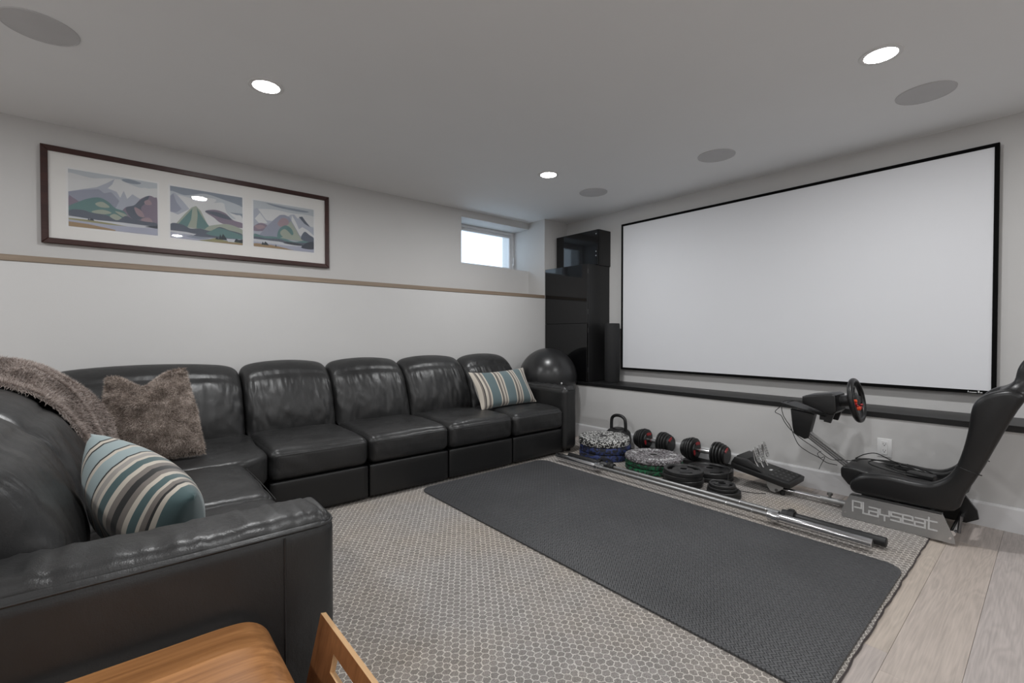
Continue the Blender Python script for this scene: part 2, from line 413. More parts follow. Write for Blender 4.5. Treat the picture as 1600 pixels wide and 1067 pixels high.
# ------------------------------------------------------------------ the room
XW, XL = 4.17, 3.79          # screen wall, and the thicker wall below its ledge
YW, YL = 4.15, 3.874         # picture wall, and the thicker wall below its oak cap
X0, Y0 = -2.3, -2.5          # behind the camera
fl = struct('floor', box((X0-0.1, Y0-0.1, -0.08), (XW+0.1, YW+0.1, -0.008)), 'slab')
row = 0; y = 0.184 - 0.184*15
while y < YL:
    rr = random.Random(row*13+5)
    x = X0 - rr.random()*1.2
    if abs(y-0.184) < 0.01: x = 1.895-1.5*3
    while x < XL:
        L = 1.5
        x0_, x1_ = max(x, X0), min(x+L, XL)
        if x1_-x0_ > 0.02 and y+0.184 > Y0:
            g = 0.0004
            pl = obj('plank', box((x0_+g, max(y, Y0)+g, -0.008), (x1_-g, min(y+0.184, YL)-g, 0.0), 0.0008, 1), PLANKS[(row*5+int((x+9)*3)) % 8], fl, 0)
        x += L
    y += 0.184; row += 1
struct('ceiling', box((X0-0.1, Y0-0.1, CEIL), (XW+0.1, YW+0.6, CEIL+0.1)), 'ceiling')
bm = bmesh.new()                                                       # upper picture wall with the window opening
WX0, WX1, WZ0, WZ1 = 2.815, XL, 1.862, 2.363
bm_box(bm, (X0, YW, 1.50), (WX0, YW+0.5, CEIL)); bm_box(bm, (WX0, YW, 1.50), (WX1, YW+0.5, WZ0)); bm_box(bm, (WX0, YW, WZ1), (WX1, YW+0.5, CEIL))
bm_box(bm, (WX1, YW, 1.50), (XW+0.1, YW+0.5, CEIL))
struct('wall_back', bm, 'wall', smooth=0)
struct('wall_back_lower', box((X0, YL, 0), (XW+0.1, YW+0.1, 1.521)), 'wall', smooth=0)
struct('wall_chase', box((XL, YL, 1.521), (XW+0.05, YW, CEIL)), 'wall', smooth=0)
struct('wall_right', box((XW, Y0, 0.5), (XW+0.1, YW, CEIL)), 'wall', smooth=0)
struct('wall_right_lower', box((XL, Y0, 0), (XW+0.1, YL, 0.558)), 'wall', smooth=0)
struct('wall_left', box((X0-0.1, Y0, 0), (X0, YW+0.1, CEIL)), 'wall', smooth=0)
struct('wall_front', box((X0-0.1, Y0-0.1, 0), (XW+0.1, Y0, CEIL)), 'wall', smooth=0)
struct('trim_1', box((X0, YL-0.006, 1.521), (XL, YW, 1.557), 0.002, 1), 'oak', smooth=0)
struct('trim_2', box((XL-0.008, Y0, 0.558), (XW, YL, 0.594), 0.002, 1), 'black_ledge', smooth=0)
bm = bmesh.new(); bm_prism(bm, [(0, 0), (0.014, 0), (0.014, 0.128), (0.009, 0.14), (0, 0.14)], lambda p, t: Vector((XL-p[0], t, p[1])), Y0, YL, 0, 1)
struct('baseboard_right', bm, 'white', smooth=0)
bm = bmesh.new(); bm_prism(bm, [(0, 0), (0.014, 0), (0.014, 0.128), (0.009, 0.14), (0, 0.14)], lambda p, t: Vector((t, YL-p[0], p[1])), X0, XL-0.014, 0, 1)
struct('baseboard_back', bm, 'white', smooth=0)
# window at the back of its deep recess
wy = 4.42
def rect_frame(x0, x1, z0, z1, y0, y1, wd, bev=0.003):
    bm = bmesh.new()
    bm_box(bm, (x0, y0, z0), (x0+wd, y1, z1), bev, 1); bm_box(bm, (x1-wd, y0, z0), (x1, y1, z1), bev, 1)
    bm_box(bm, (x0+wd, y0, z1-wd), (x1-wd, y1, z1), bev, 1); bm_box(bm, (x0+wd, y0, z0), (x1-wd, y1, z0+wd), bev, 1)
    return bm
wn = struct('window_1', rect_frame(WX0, WX1, WZ0, WZ1, wy, wy+0.07, 0.036), 'white')
obj('sash', rect_frame(WX0+0.036, WX1-0.036, WZ0+0.036, WZ1-0.036, wy+0.012, wy+0.06, 0.030), 'white', wn)
obj('pane', box((WX0+0.066, wy+0.034, WZ0+0.066), (WX1-0.066, wy+0.038, WZ1-0.066)), 'pane', wn, 0)
hb = bmesh.new(); bm_box(hb, (3.757, wy-0.012, 1.945), (3.772, wy+0.002, 1.975), 0.003); bm_box(hb, (3.758, wy-0.026, 1.955), (3.771, wy-0.012, 2.055), 0.004)
obj('handle', hb, 'plastic_white', wn)

# ------------------------------------------------------------------ ceiling fittings
def downlight(x, y, label):
    t = thing('recessed_light', label, 'ceiling light', (x, y, CEIL), 'recessed ceiling lights')
    obj('trim_ring', lathe((x, y, CEIL), (0, 0, -1), [(0.0, 0.088), (0.004, 0.086), (0.006, 0.078), (0.004, 0.066), (0.0, 0.065)], 40, False), 'plastic_white', t)
    obj('lens', lathe((x, y, CEIL), (0, 0, -1), [(0.0, 0.066), (0.0035, 0.0655), (0.0045, 0.0)], 40, False), 'lens', t)
downlight(*LIGHTS[0], 'lit recessed ceiling light above the leather sofa, nearest the mountain picture')
downlight(*LIGHTS[1], 'lit recessed ceiling light closest to the small window')
downlight(*LIGHTS[2], 'lit recessed ceiling light in front of the right end of the projection screen')
def speaker(x, y, label):
    t = thing('ceiling_speaker', label, 'speaker', (x, y, CEIL), 'round in-ceiling speakers')
    obj('rim', lathe((x, y, CEIL), (0, 0, -1), [(0.0, 0.131), (0.004, 0.130), (0.005, 0.127), (0.003, 0.125)], 48, False), 'grille', t)
    obj('grille', lathe((x, y, CEIL), (0, 0, -1), [(0.0, 0.126), (0.003, 0.125), (0.0045, 0.10), (0.005, 0.0)], 48, False), 'grille', t)
speaker(3.43, 0.492, 'grey round ceiling speaker nearest the right edge of the photo, beside the bright light')
speaker(3.43, 1.672, 'grey round ceiling speaker, middle of the row along the projection screen')
speaker(3.43, 2.852, 'grey round ceiling speaker closest to the black corner cabinet')
speaker(-0.246, 2.893, 'grey round ceiling speaker above the framed mountain picture at far left')

# ------------------------------------------------------------------ framed picture
px0, px1, pz0, pz1, py = -0.358, 1.412, 1.678, 2.294, YW
pf = thing('framed_picture', 'long mahogany framed picture with three mountain lake prints in a white mat', 'picture', ((px0+px1)/2, py, pz0))
fy0, fy1, fw = py-0.032, py-0.004, 0.034
def rail(a, b, c, d): return prism([a, b, c, d], lambda p, t: Vector((p[0], t, p[1])), fy0, fy1, 0.003, 1)
obj('frame_rail', rail((px0, pz1), (px1, pz1), (px1-fw, pz1-fw), (px0+fw, pz1-fw)), 'mahogany', pf)
obj('frame_rail', rail((px0, pz0), (px0+fw, pz0+fw), (px1-fw, pz0+fw), (px1, pz0)), 'mahogany', pf)
obj('frame_rail', rail((px0, pz0), (px0, pz1), (px0+fw, pz1-fw), (px0+fw, pz0+fw)), 'mahogany', pf)
obj('frame_rail', rail((px1, pz0), (px1-fw, pz0+fw), (px1-fw, pz1-fw), (px1, pz1)), 'mahogany', pf)
obj('mat_board', box((px0+0.01, py-0.018, pz0+0.01), (px1-0.01, py-0.008, pz1-0.01)), 'matboard', pf, 0)
obj('glass', box((px0+0.02, py-0.0265, pz0+0.02), (px1-0.02, py-0.0255, pz1-0.02)), 'glass', pf, 0)
k = 4.132/3.64
PAL = {'sky': (0.50, 0.54, 0.58), 'snow': (0.66, 0.67, 0.68), 'ice': (0.42, 0.45, 0.52), 'far': (0.30, 0.32, 0.40), 'teal': (0.13, 0.24, 0.24), 'mauve': (0.24, 0.20, 0.26), 'slate': (0.11, 0.13, 0.17),
       'pale': (0.36, 0.40, 0.34), 'pink': (0.36, 0.27, 0.30), 'dark': (0.055, 0.065, 0.085), 'lake': (0.40, 0.42, 0.52), 'shine': (0.58, 0.60, 0.64), 'sand': (0.34, 0.24, 0.14), 'pine': (0.035, 0.05, 0.06), 'cloud': (0.26, 0.30, 0.36),
       'white': (0.80, 0.80, 0.80), 'olive': (0.30, 0.29, 0.16)}
for kk, vv in PAL.items(): M['ink_'+kk] = plain('print_ink_'+kk, vv, 0.7, grain=(30, 0.01))
PN = list(PAL)
def art(x0, x1, z0, z1, layers, nm):
    bm = bmesh.new(); yb = py-0.0182
    def poly(pts, y, mi):
        vs = [bm.verts.new((x0+(x1-x0)*min(1, max(0, u)), y, z0+(z1-z0)*min(1, max(0, v)))) for u, v in pts]
        f = bm.faces.new(vs); f.material_index = mi
    # white reveal behind the print
    vs = [bm.verts.new(p) for p in ((x0-0.012, yb, z0-0.012), (x1+0.012, yb, z0-0.012), (x1+0.012, yb, z1+0.012), (x0-0.012, yb, z1+0.012))]
    bm.faces.new(vs).material_index = PN.index('white')
    for i, (colr, pts, sm) in enumerate(layers):
        y = yb-0.0001*(i+1)
        if sm: pts = [(p.x, p.y) for p in catmull([(a, b, 0) for a, b in pts], 5, True)]
        poly(pts, y, PN.index(colr))
    bm.normal_update(); bmesh.ops.triangulate(bm, faces=bm.faces)
    return obj(nm, bm, ['ink_'+p for p in PN], pf, 0)
def ridge(pts, bot=0.0): return [(0, bot)]+pts+[(1, bot)]
art(-0.205*k, 0.197*k, 1.10+0.616*k, 1.10+0.940*k, [
    ('sky', ridge([(0, 1), (1, 1)]), 0), ('snow', [(0, .93), (.25, .9), (.5, .95), (.8, .86), (1, .9), (1, .8), (0, .8)], 1),
    ('cloud', [(.58, .96), (.66, .99), (.80, .96), (.76, .92), (.64, .92)], 1),
    ('snow', ridge([(0, .80), (.1, .86), (.18, .90), (.28, .84), (.42, .86), (.5, .95), (.56, .96), (.64, .88), (.75, .84), (.85, .88), (.93, .86), (1, .80)]), 0),
    ('ice', ridge([(0, .60), (.15, .68), (.30, .75), (.42, .86), (.5, .95), (.47, .84), (.42, .76), (.52, .72), (.56, .62), (.6, .76), (.64, .62), (.7, .72), (.78, .66), (1, .6)]), 0),
    ('far', [(0, .60), (.16, .67), (.32, .72), (.38, .66), (.46, .70), (.55, .56), (.5, .40), (0, .4)], 0),
    ('mauve', ridge([(0, .50), (.05, .50), (.12, .44), (.2, .34), (.5, .30), (.62, .46), (.72, .52), (.80, .66), (.9, .74), (.96, .72), (1, .66)]), 1),
    ('slate', [(.62, .44), (.72, .52), (.80, .64), (.9, .74), (.86, .60), (.8, .48), (.84, .30), (.7, .26)], 1),
    ('pink', [(.72, .48), (.80, .44), (.84, .32), (.76, .34)], 1), ('pink', [(.80, .28), (.9, .32), (.94, .22), (.84, .22)], 1), ('pink', [(.84, .62), (.9, .66), (.93, .58), (.86, .56)], 1),
    ('teal', [(0, .34), (.1, .44), (.2, .52), (.32, .57), (.42, .52), (.5, .42), (.6, .38), (.64, .28), (.55, .2), (.3, .2), (0, .24)], 1),
    ('pale', [(.28, .45), (.36, .50), (.44, .42), (.34, .40)], 1), ('pale', [(.24, .30), (.36, .36), (.46, .32), (.34, .27)], 1), ('pale', [(.44, .26), (.5, .31), (.58, .24), (.5, .20)], 1), ('pale', [(.5, .36), (.6, .34), (.66, .27), (.58, .28)], 1),
    ('slate', ridge([(0, .26), (.14, .31), (.24, .28), (.4, .27), (.52, .20), (.62, .30), (.7, .26), (.84, .24), (1, .22)]), 1),
    ('shine', ridge([(0, .18), (.3, .16), (.6, .17), (1, .16)]), 0), ('olive', [(0, .14), (.2, .145), (.45, .13), (.7, .10), (.4, .10), (0, .115)], 0), ('lake', ridge([(0, .11), (.4, .10), (.75, .11), (1, .14)]), 0),
    ('dark', [(.2, .14), (.205, .18), (.22, .15), (.235, .19), (.255, .17), (.27, .14)], 0), ('dark', [(.84, .14), (.92, .17), (1, .19), (1, .13)], 0), ('sand', [(0, .08), (.2, .07), (.5, .02), (.5, 0), (0, 0)], 0)], 'print')
art(0.261*k, 0.662*k, 1.10+0.614*k, 1.10+0.940*k, [
    ('cloud', ridge([(0, 1), (1, 1)]), 0), ('sky', [(0, .9), (.2, .86), (.45, .95), (.7, .9), (1, .8), (1, .66), (0, .7)], 1), ('snow', [(.1, .84), (.3, .82), (.5, .88), (.62, .86), (.5, .74), (.2, .72)], 1),
    ('snow', ridge([(0, .66), (.25, .72), (.4, .74), (.6, .80), (.72, .82), (.8, .66), (.9, .62), (1, .56)]), 1), ('sky', [(.74, .80), (.82, .62), (.9, .54), (.84, .54), (.76, .66)], 1),
    ('ice', [(0, .80), (.05, .88), (.12, .80), (.2, .68), (.25, .6), (.1, .46), (0, .5)], 0), ('far', [(0, .80), (.04, .86), (.08, .70), (.15, .58), (.08, .5), (0, .5)], 0),
    ('mauve', [(.46, .60), (.6, .66), (.75, .62), (.86, .50), (1, .46), (1, .36), (.7, .40), (.58, .50)], 1), ('slate', [(.46, .60), (.62, .62), (.76, .58), (.84, .50), (.66, .52)], 1),
    ('pale', [(.05, .24), (.18, .48), (.28, .64), (.34, .68), (.40, .60), (.46, .44), (.54, .22)], 0), ('teal', [(.08, .24), (.2, .46), (.29, .62), (.27, .40), (.22, .24)], 0), ('teal', [(.34, .24), (.36, .5), (.35, .64), (.44, .44), (.56, .24)], 0),
    ('pale', [(.50, .30), (.62, .36), (.8, .40), (1, .32), (1, .2), (.5, .2)], 1),
    ('slate', ridge([(0, .26), (.14, .28), (.26, .22), (.4, .24), (.54, .22), (.66, .32), (.8, .28), (1, .22)]), 1), ('teal', [(.54, .22), (.66, .30), (.82, .26), (1, .2), (1, .12), (.5, .14)], 1),
    ('shine', [(0, .14), (.2, .14), (.34, .12), (.3, .09), (0, .1)], 0), ('lake', ridge([(0, .11), (.3, .08), (.5, .08), (1, .12)]), 0), ('cloud', [(.2, .06), (.4, .08), (.52, .06), (.36, .03)], 1),
    ('olive', [(.4, 0), (.5, .04), (.62, .09), (.72, .06), (.85, .05), (1, .04), (1, 0)], 1), ('shine', [(.76, .10), (.88, .10), (.88, .04), (.78, .04)], 0),
    ('pine', [(.60, .06), (.62, .11), (.65, .08), (.67, .18), (.69, .12), (.71, .19), (.74, .14), (.77, .07)], 0), ('pine', [(.87, .05), (.9, .12), (.94, .10), (1, .12), (1, .04)], 0), ('sand', [(.5, 0), (.8, .025), (1, .03), (1, 0)], 0)], 'print')
art(0.729*k, 1.133*k, 1.10+0.617*k, 1.10+0.938*k, [
    ('sky', ridge([(0, 1), (1, 1)]), 0), ('cloud', [(.2, .98), (.5, .96), (.9, .94), (.8, .90), (.4, .92)], 1), ('snow', [(0, .78), (.3, .86), (.6, .84), (1, .84), (1, .6), (0, .6)], 1),
    ('ice', ridge([(0, .80), (.06, .84), (.12, .74), (.2, .60), (.4, .6), (.6, .80), (.66, .82), (.72, .74), (.8, .80), (.86, .70), (.94, .60), (1, .56)]), 0),
    ('snow', [(.62, .80), (.66, .72), (.7, .62), (.74, .50), (.8, .56), (.9, .50), (1, .40), (1, .3), (.6, .4)], 0), ('snow', [(.02, .60), (.10, .74), (.16, .64), (.22, .54), (.1, .5)], 0), ('slate', [(.74, .78), (.8, .80), (.86, .70), (.94, .58), (.84, .64)], 0),
    ('mauve', [(0, .42), (.1, .52), (.2, .50), (.24, .40), (.1, .34), (0, .34)], 1), ('pink', [(.02, .44), (.12, .48), (.18, .44), (.08, .38)], 1),
    ('far', [(.08, .24), (.2, .46), (.34, .66), (.42, .76), (.5, .78), (.58, .74), (.68, .52), (.76, .34), (.82, .22)], 0), ('pale', [(.40, .24), (.46, .40), (.6, .66), (.66, .54), (.74, .36), (.8, .24)], 0),
    ('pink', [(.38, .56), (.46, .70), (.55, .68), (.56, .58), (.44, .50)], 1), ('teal', [(.38, .24), (.40, .42), (.5, .54), (.6, .5), (.64, .36), (.5, .3)], 1), ('pale', [(.42, .36), (.5, .46), (.6, .36), (.66, .24), (.5, .26)], 1),
    ('teal', ridge([(0, .26), (.16, .24), (.3, .26), (.5, .24), (.66, .20), (.84, .26), (1, .34)]), 1), ('slate', [(.78, .34), (.84, .46), (.92, .40), (1, .34), (1, .24), (.8, .26)], 1), ('slate', ridge([(0, .20), (.2, .20), (.4, .22), (.6, .18), (1, .2)]), 1),
    ('shine', ridge([(0, .16), (.4, .16), (.7, .13), (1, .14)]), 0), ('lake', ridge([(0, .10), (.5, .09), (1, .12)]), 0), ('dark', [(.48, .14), (.56, .18), (.7, .17), (.84, .14), (.7, .12)], 1), ('dark', [(.78, .08), (.86, .20), (.94, .24), (1, .24), (1, .08)], 1),
    ('sand', [(0, .06), (.2, .07), (.4, .05), (.6, .01), (.6, 0), (0, 0)], 1), ('pine', [(.12, .05), (.14, .12), (.16, .08), (.18, .13), (.21, .10), (.24, .05)], 0), ('pine', [(.34, .04), (.35, .10), (.365, .04)], 0)], 'print')

# ------------------------------------------------------------------ projection screen
s = XW/3.8
sy0, sy1, sz0, sz1 = 0.221*s, 2.768*s, 1.10-0.339*s, 1.10+1.071*s
sx0, sx1, bw = XW-0.055, XW-0.02, 0.022
ps = thing('projection_screen', 'large white fixed projection screen with a thin black frame on the wall', 'projection screen', (XW-0.03, (sy0+sy1)/2, sz0))
obj('screen_surface', box((sx0+0.006, sy0+0.01, sz0+0.01), (sx1-0.004, sy1-0.01, sz1-0.01)), 'screen', ps, 0)
def srail(a, b, c, d): return prism([a, b, c, d], lambda p, t: Vector((t, p[0], p[1])), sx0, sx1, 0.002, 1)
bmr = [((sy0, sz1), (sy1, sz1), (sy1-bw, sz1-bw), (sy0+bw, sz1-bw)), ((sy0, sz0), (sy0+bw, sz0+bw), (sy1-bw, sz0+bw), (sy1, sz0)),
       ((sy0, sz0), (sy0, sz1), (sy0+bw, sz1-bw), (sy0+bw, sz0+bw)), ((sy1, sz0), (sy1-bw, sz0+bw), (sy1-bw, sz1-bw), (sy1, sz1))]
for q in bmr: obj('frame_rail', srail(*q), 'black_felt', ps, 0)
bm = bmesh.new()
yy = 0.335*s
for wd, hh, gap in ((0.004, 0.010, 0.003), (0.034, 0.004, 0.005), (0.007, 0.013, 0.003), (0.010, 0.005, 0)):
    bm_box(bm, (sx0-0.0008, yy-wd, sz0+0.006), (sx0+0.001, yy, sz0+0.006+hh)); yy -= wd+gap
obj('maker_mark', bm, 'mark', ps, 0)

# ------------------------------------------------------------------ black cabinets on the ledge
cy0, cy1 = 3.232, 3.866
tc = thing('tall_cabinet', 'tall high-gloss black cabinet standing on the black ledge in the corner', 'cabinet', (3.98, 3.55, 0.594))
obj('body', box((XL+0.022, cy0, 0.5945), (XW-0.002, cy1, 1.852), 0.002, 1), 'satin_black', tc, 0)
obj('door', box((XL, cy0+0.002, 0.600), (XL+0.018, cy1-0.002, 1.2195), 0.002, 1), 'gloss_black', tc, 0)
obj('door', box((XL, cy0+0.002, 1.2215), (XL+0.018, cy1-0.002, 1.850), 0.002, 1), 'gloss_black', tc, 0)
for z in (0.70, 1.12, 1.32, 1.75): obj('hinge', box((XL+0.018, cy0+0.004, z), (XL+0.0225, cy0+0.04, z+0.05)), 'steel', tc, 0)
uc = thing('wall_cabinet', 'small black glass-fronted cabinet on top of the tall black corner cabinet', 'cabinet', (4.07, 3.53, 1.852))
ux = XW-0.20
ub = bmesh.new()
for a, b in (((ux, cy0-0.012, 1.8525), (XW-0.002, cy0+0.006, 2.238)), ((ux, cy1-0.042, 1.8525), (XW-0.002, cy1-0.024, 2.238)), ((ux, cy0+0.006, 2.22), (XW-0.002, cy1-0.042, 2.238)), ((ux, cy0+0.006, 1.8525), (XW-0.002, cy1-0.042, 1.8705)), ((XW-0.012, cy0+0.006, 1.8705), (XW-0.002, cy1-0.042, 2.22))):
    bm_box(ub, a, b)
obj('body', ub, 'satin_black', uc, 0)
dr = obj('door_frame', box((ux-0.018, cy0-0.010, 1.856), (ux-0.004, cy1-0.026, 2.236), 0.002, 1), 'gloss_black', uc, 0)
for z in (2.19, 2.00, 1.955):
    obj('hinge_cap', lathe((ux-0.018, cy0+0.012, z), (-1, 0, 0), [(0, 0.008), (0.003, 0.0075), (0.004, 0)], 14), 'chrome', uc)

# ------------------------------------------------------------------ foam roller and exercise ball
fr = lathe((4.04, 3.095, 0.595), (0, 0, 1), [(0, 0.02), (0, 0.074), (0.008, 0.079), (0.612, 0.079), (0.624, 0.074), (0.626, 0.03), (0.615, 0.028), (0.615, 0.0)], 40)
tag(obj('foam_roller', fr, 'foam'), 'dark grey foam roller standing upright on the ledge beside the tall cabinet', 'foam roller')
bl = thing('exercise_ball', 'large glossy anthracite exercise ball wedged behind the sofa arm', 'ball', (3.475, 3.50, 0.34))
bc = Vector((3.475, 3.501, 0.650)); br_ = 0.306
bb = bmesh.new(); bmesh.ops.create_uvsphere(bb, u_segments=64, v_segments=40, radius=br_)
ax = Vector((0.25, -0.35, 0.9)).normalized()
for v in bb.verts:
    n_ = v.co.normalized(); t = n_.dot(ax)
    v.co += n_*0.0011*math.sin(t*90) if abs(t) < 0.62 else n_*0.0
    v.co += bc
obj('ball', bb, 'ball', bl)
vd = Vector((-0.30, -0.93, -0.12)).normalized()
obj('valve_plug', lathe(bc+vd*(br_-0.002), vd, [(0, 0.010), (0.004, 0.009), (0.005, 0)], 16), 'plastic_white', bl)

# ------------------------------------------------------------------ wall outlet
ot = thing('wall_outlet', 'white double wall outlet below the black ledge behind the racing seat', 'outlet', (XL, 0.721, 0.31))
obj('cover_plate', box((XL-0.006, 0.683, 0.307), (XL, 0.759, 0.425), 0.002, 2), 'plastic_white', ot)
rc = obj('receptacle', box((XL-0.009, 0.704, 0.322), (XL-0.004, 0.738, 0.410), 0.0015, 1), 'plastic_white', ot)
for z in (0.345, 0.387):
    sb = bmesh.new()
    for yq in (0.714, 0.727): bm_box(sb, (XL-0.0095, yq-0.001, z), (XL-0.0085, yq+0.001, z+0.009))
    bm_lathe(sb, (XL-0.0085, 0.7205, z-0.006), (-1, 0, 0), [(0, 0.003), (0.001, 0.003)], 12)
    obj('socket_slots', sb, 'dark', rc, 0)

# ------------------------------------------------------------------ rug and rubber mat
RZ = 0.012
rg = thing('area_rug', 'grey and cream woven wool area rug covering most of the floor', 'rug', (1.7, 1.9, 0))
rb = bmesh.new(); rows = []
nx, ny = 90, 74
def rug_xy(i, j):
    x = 0.02+(3.60-0.02)*i/nx; y = 0.437+(3.45-0.437)*j/ny
    e = 0.0015*math.sin(x*17)+0.0012*math.sin(x*41)
    if j == 0: y += e
    if i == nx: x += 0.006*math.sin(y*13)
    return x, y
V = []
for j in range(ny+1):
    V.append([])
    for i in range(nx+1):
        x, y = rug_xy(i, j); ed = min(i, nx-i, j, ny-j)
        z = RZ-(0.0035 if ed == 0 else 0)
        V[-1].append(rb.verts.new((x, y, z)))
for j in range(ny):
    for i in range(nx): rb.faces.new((V[j][i], V[j][i+1], V[j+1][i+1], V[j+1][i]))
bd = [V[0][i] for i in range(nx+1)]+[V[j][nx] for j in range(1, ny+1)]+[V[ny][i] for i in range(nx-1, -1, -1)]+[V[j][0] for j in range(ny-1, 0, -1)]
lo = [rb.verts.new((v.co.x, v.co.y, 0.0005)) for v in bd]
for i in range(len(bd)): rb.faces.new((bd[i], lo[i], lo[(i+1) % len(bd)], bd[(i+1) % len(bd)]))
obj('pile', rb, 'rug', rg)
ep = [Vector((rug_xy(i, 0)[0], rug_xy(i, 0)[1]-0.001+0.0012*math.sin(i*2.3), 0.0045)) for i in range(nx+1)]
ep += [Vector((rug_xy(nx, j)[0]+0.002, rug_xy(nx, j)[1], 0.0045)) for j in range(1, ny+1)]
obj('edge_binding', tube(ep, 0.004, 6), 'binding', rg)
MZ = RZ+0.010
def rr_poly(x0, x1, y0, y1, r, n=8):
    out = []
    for cx, cy, a0 in ((x1-r, y1-r, 0), (x0+r, y1-r, 90), (x0+r, y0+r, 180), (x1-r, y0+r, 270)):
        for k_ in range(n+1):
            a = R(a0+90*k_/n); out.append((cx+r*math.cos(a), cy+r*math.sin(a)))
    return out
mp_ = [(x+0.012*(y-1.6)/1.2, y) for x, y in rr_poly(1.588, 2.785, 0.447, 2.885, 0.085)]
mt = prism(mp_, lambda p, t: Vector((p[0], p[1], t)), RZ+0.0005, MZ, 0.0025, 2)
tag(obj('exercise_mat', mt, 'tread'), 'large dark grey textured rubber exercise mat lying on the rug', 'mat')

# ------------------------------------------------------------------ sectional sofa
so = thing('sectional_sofa', 'black leather reclining sectional sofa running along two sides of the room', 'sofa', (1.3, 3.0, 0))
BALL_C, BALL_R = Vector((3.475, 3.501, 0.650)), 0.309
def dent(bm):
    for v in bm.verts:                                                 # soft leather gives way to the ball
        d = v.co-BALL_C
        if d.length < BALL_R: v.co = BALL_C+d.normalized()*BALL_R
MAPR = lambda s_, d, z: Vector((s_, 2.90+d, z))
MAPL = lambda s_, d, z: Vector((0.50-d, s_, z))
def seat(mapf, s0, s1, seed=0):
    hw, hd, hz = (s1-s0)/2-0.003, 0.325, 0.096
    def fn(q, p):
        cu = (1-q.x**2)*(1-q.y**2)
        if q.z > 0: p.z += 0.014*cu*q.z
        nz = noise.noise(Vector((p.x*5+seed*3.7, p.y*5, p.z*5+seed)))
        w2 = noise.noise(Vector((p.x*9+p.y*14+seed, p.y*22-p.x*6, seed*2.2)))
        p.z += (0.007*nz+0.004*w2)*max(0, q.z)
        if q.y < -0.5: p.y += 0.006*nz+0.005*noise.noise(Vector((p.x*24+p.z*14, p.z*10, seed)))-0.010*(1-q.x**2)*(1-abs(q.z))
        p.z -= 0.012*max(0, -q.y-0.3)*max(0, q.z)
        return p
    bm = soft_box((0, 0, 0), (hw, hd, hz), 0.052, 30, fn)
    for v in bm.verts: v.co = mapf((s0+s1)/2+v.co.x, hd+v.co.y, 0.342+v.co.z)
    sc = obj('seat_cushion', bm, 'leather', so, 60)
    # stitched front edge seam
    pts = [mapf(s0+0.03+(s1-s0-0.06)*i/12, -0.0095+0.004*abs(i/6-1)**2, 0.399) for i in range(13)]
    obj('stitch_seam', tube(pts, 0.0022, 6), 'leather', sc)
    bp = soft_box((0, 0, 0), (hw-0.002, 0.02, 0.106), 0.012, 6)
    for v in bp.verts: v.co = mapf((s0+s1)/2+v.co.x, 0.036+v.co.y, 0.137+v.co.z)
    obj('base_panel', bp, 'leather_flat', so, 60)
PROF = [(.575, .40), (.585, .50), (.610, .60), (.645, .69), (.690, .775), (.760, .845), (.835, .885), (.895, .885), (.940, .845), (.955, .76), (.955, .60), (.955, .40)]
def back(mapf, s0, s1, seed=0, crown=0.032, p_=11.0, name='back_cushion'):
    prof = catmull([(a, b, 0) for a, b in PROF], 6)
    W = s1-s0; nu = 84; rows = []
    cpt = Vector((0.80, 0.58, 0))
    for i in range(nu+1):
        a = -1+2*i/nu; u = math.copysign(1-(1-abs(a))**1.9, a)
        kk = max(0.0, 1-abs(u)**p_)**(1/2.6); kk = max(kk, 0.02)
        row = []
        for j, q in enumerate(prof):
            d = q-cpt
            # inset by an absolute amount so that the ends round off like a pillow
            ln = d.length; ins = (1-kk)*min(0.085, ln)
            pt = cpt+d*((ln-ins)/ln) if ln > 1e-6 else q
            top = max(0, min(1, (q.y-0.62)/0.25))
            zz = pt.y+crown*(1-u*u)*top-0.012*top
            front = max(0, min(1, (0.80-q.x)/0.15))
            n1 = noise.noise(Vector((u*3.2+seed*5.1, q.y*6.0, seed*1.7)))
            n2 = noise.noise(Vector((u*9+seed*2.3, q.y*16.0+u*4, seed*4.1)))
            dd = pt.x-front*(0.022*(1-u*u)*math.sin(max(0, min(1, (q.y-0.4)/0.45))*PI)+0.009*n1+0.005*n2)
            # pulled headrest crease
            dd += 0.013*math.exp(-((q.y-0.805)/0.014)**2)*(q.x < 0.80)*(1-u**4)
            g1 = noise.noise(Vector((u*W*34+seed*7.7, q.y*5.0, seed*3.3))); g2 = noise.noise(Vector((u*W*14+q.y*9*math.copysign(1, u)+seed, q.y*12-abs(u)*5, seed*2.9)))
            dd -= (0.0075*g1*math.exp(-((q.y-0.755)/0.045)**2)+0.0075*g2*(0.25+abs(u)**3)*math.exp(-((q.y-0.60)/0.20)**2))*front
            row.append(mapf((s0+s1)/2+u*(W/2-0.002), dd, zz))
        rows.append(row)
    bm = bmesh.new(); V = bm_grid(bm, rows)
    bm.faces.new(V[0]); bm.faces.new(list(reversed(V[-1])))
    b_ = [V[i][0] for i in range(nu+1)]+[V[i][-1] for i in range(nu, -1, -1)]
    try: bm.faces.new(b_)
    except Exception: pass
    dent(bm)
    o = obj(name, bm, 'leather', so, 60)
    return o
RS = [(0.652, 1.250), (1.250, 1.865), (1.865, 2.490), (2.490, 3.088)]
LS = [(2.115, 2.765), (1.490, 2.115)]
for i, (a, b) in enumerate(RS): seat(MAPR, a, b, i+1); back(MAPR, a, b, i+1, p_=(11 if i < 3 else 6))
for i, (a, b) in enumerate(LS): seat(MAPL, a, b, i+6); back(MAPL, a, b, i+6)
back(MAPR, -0.34, 0.650, 11, crown=0.03); back(MAPL, 2.768, 3.52, 12, crown=0.03)
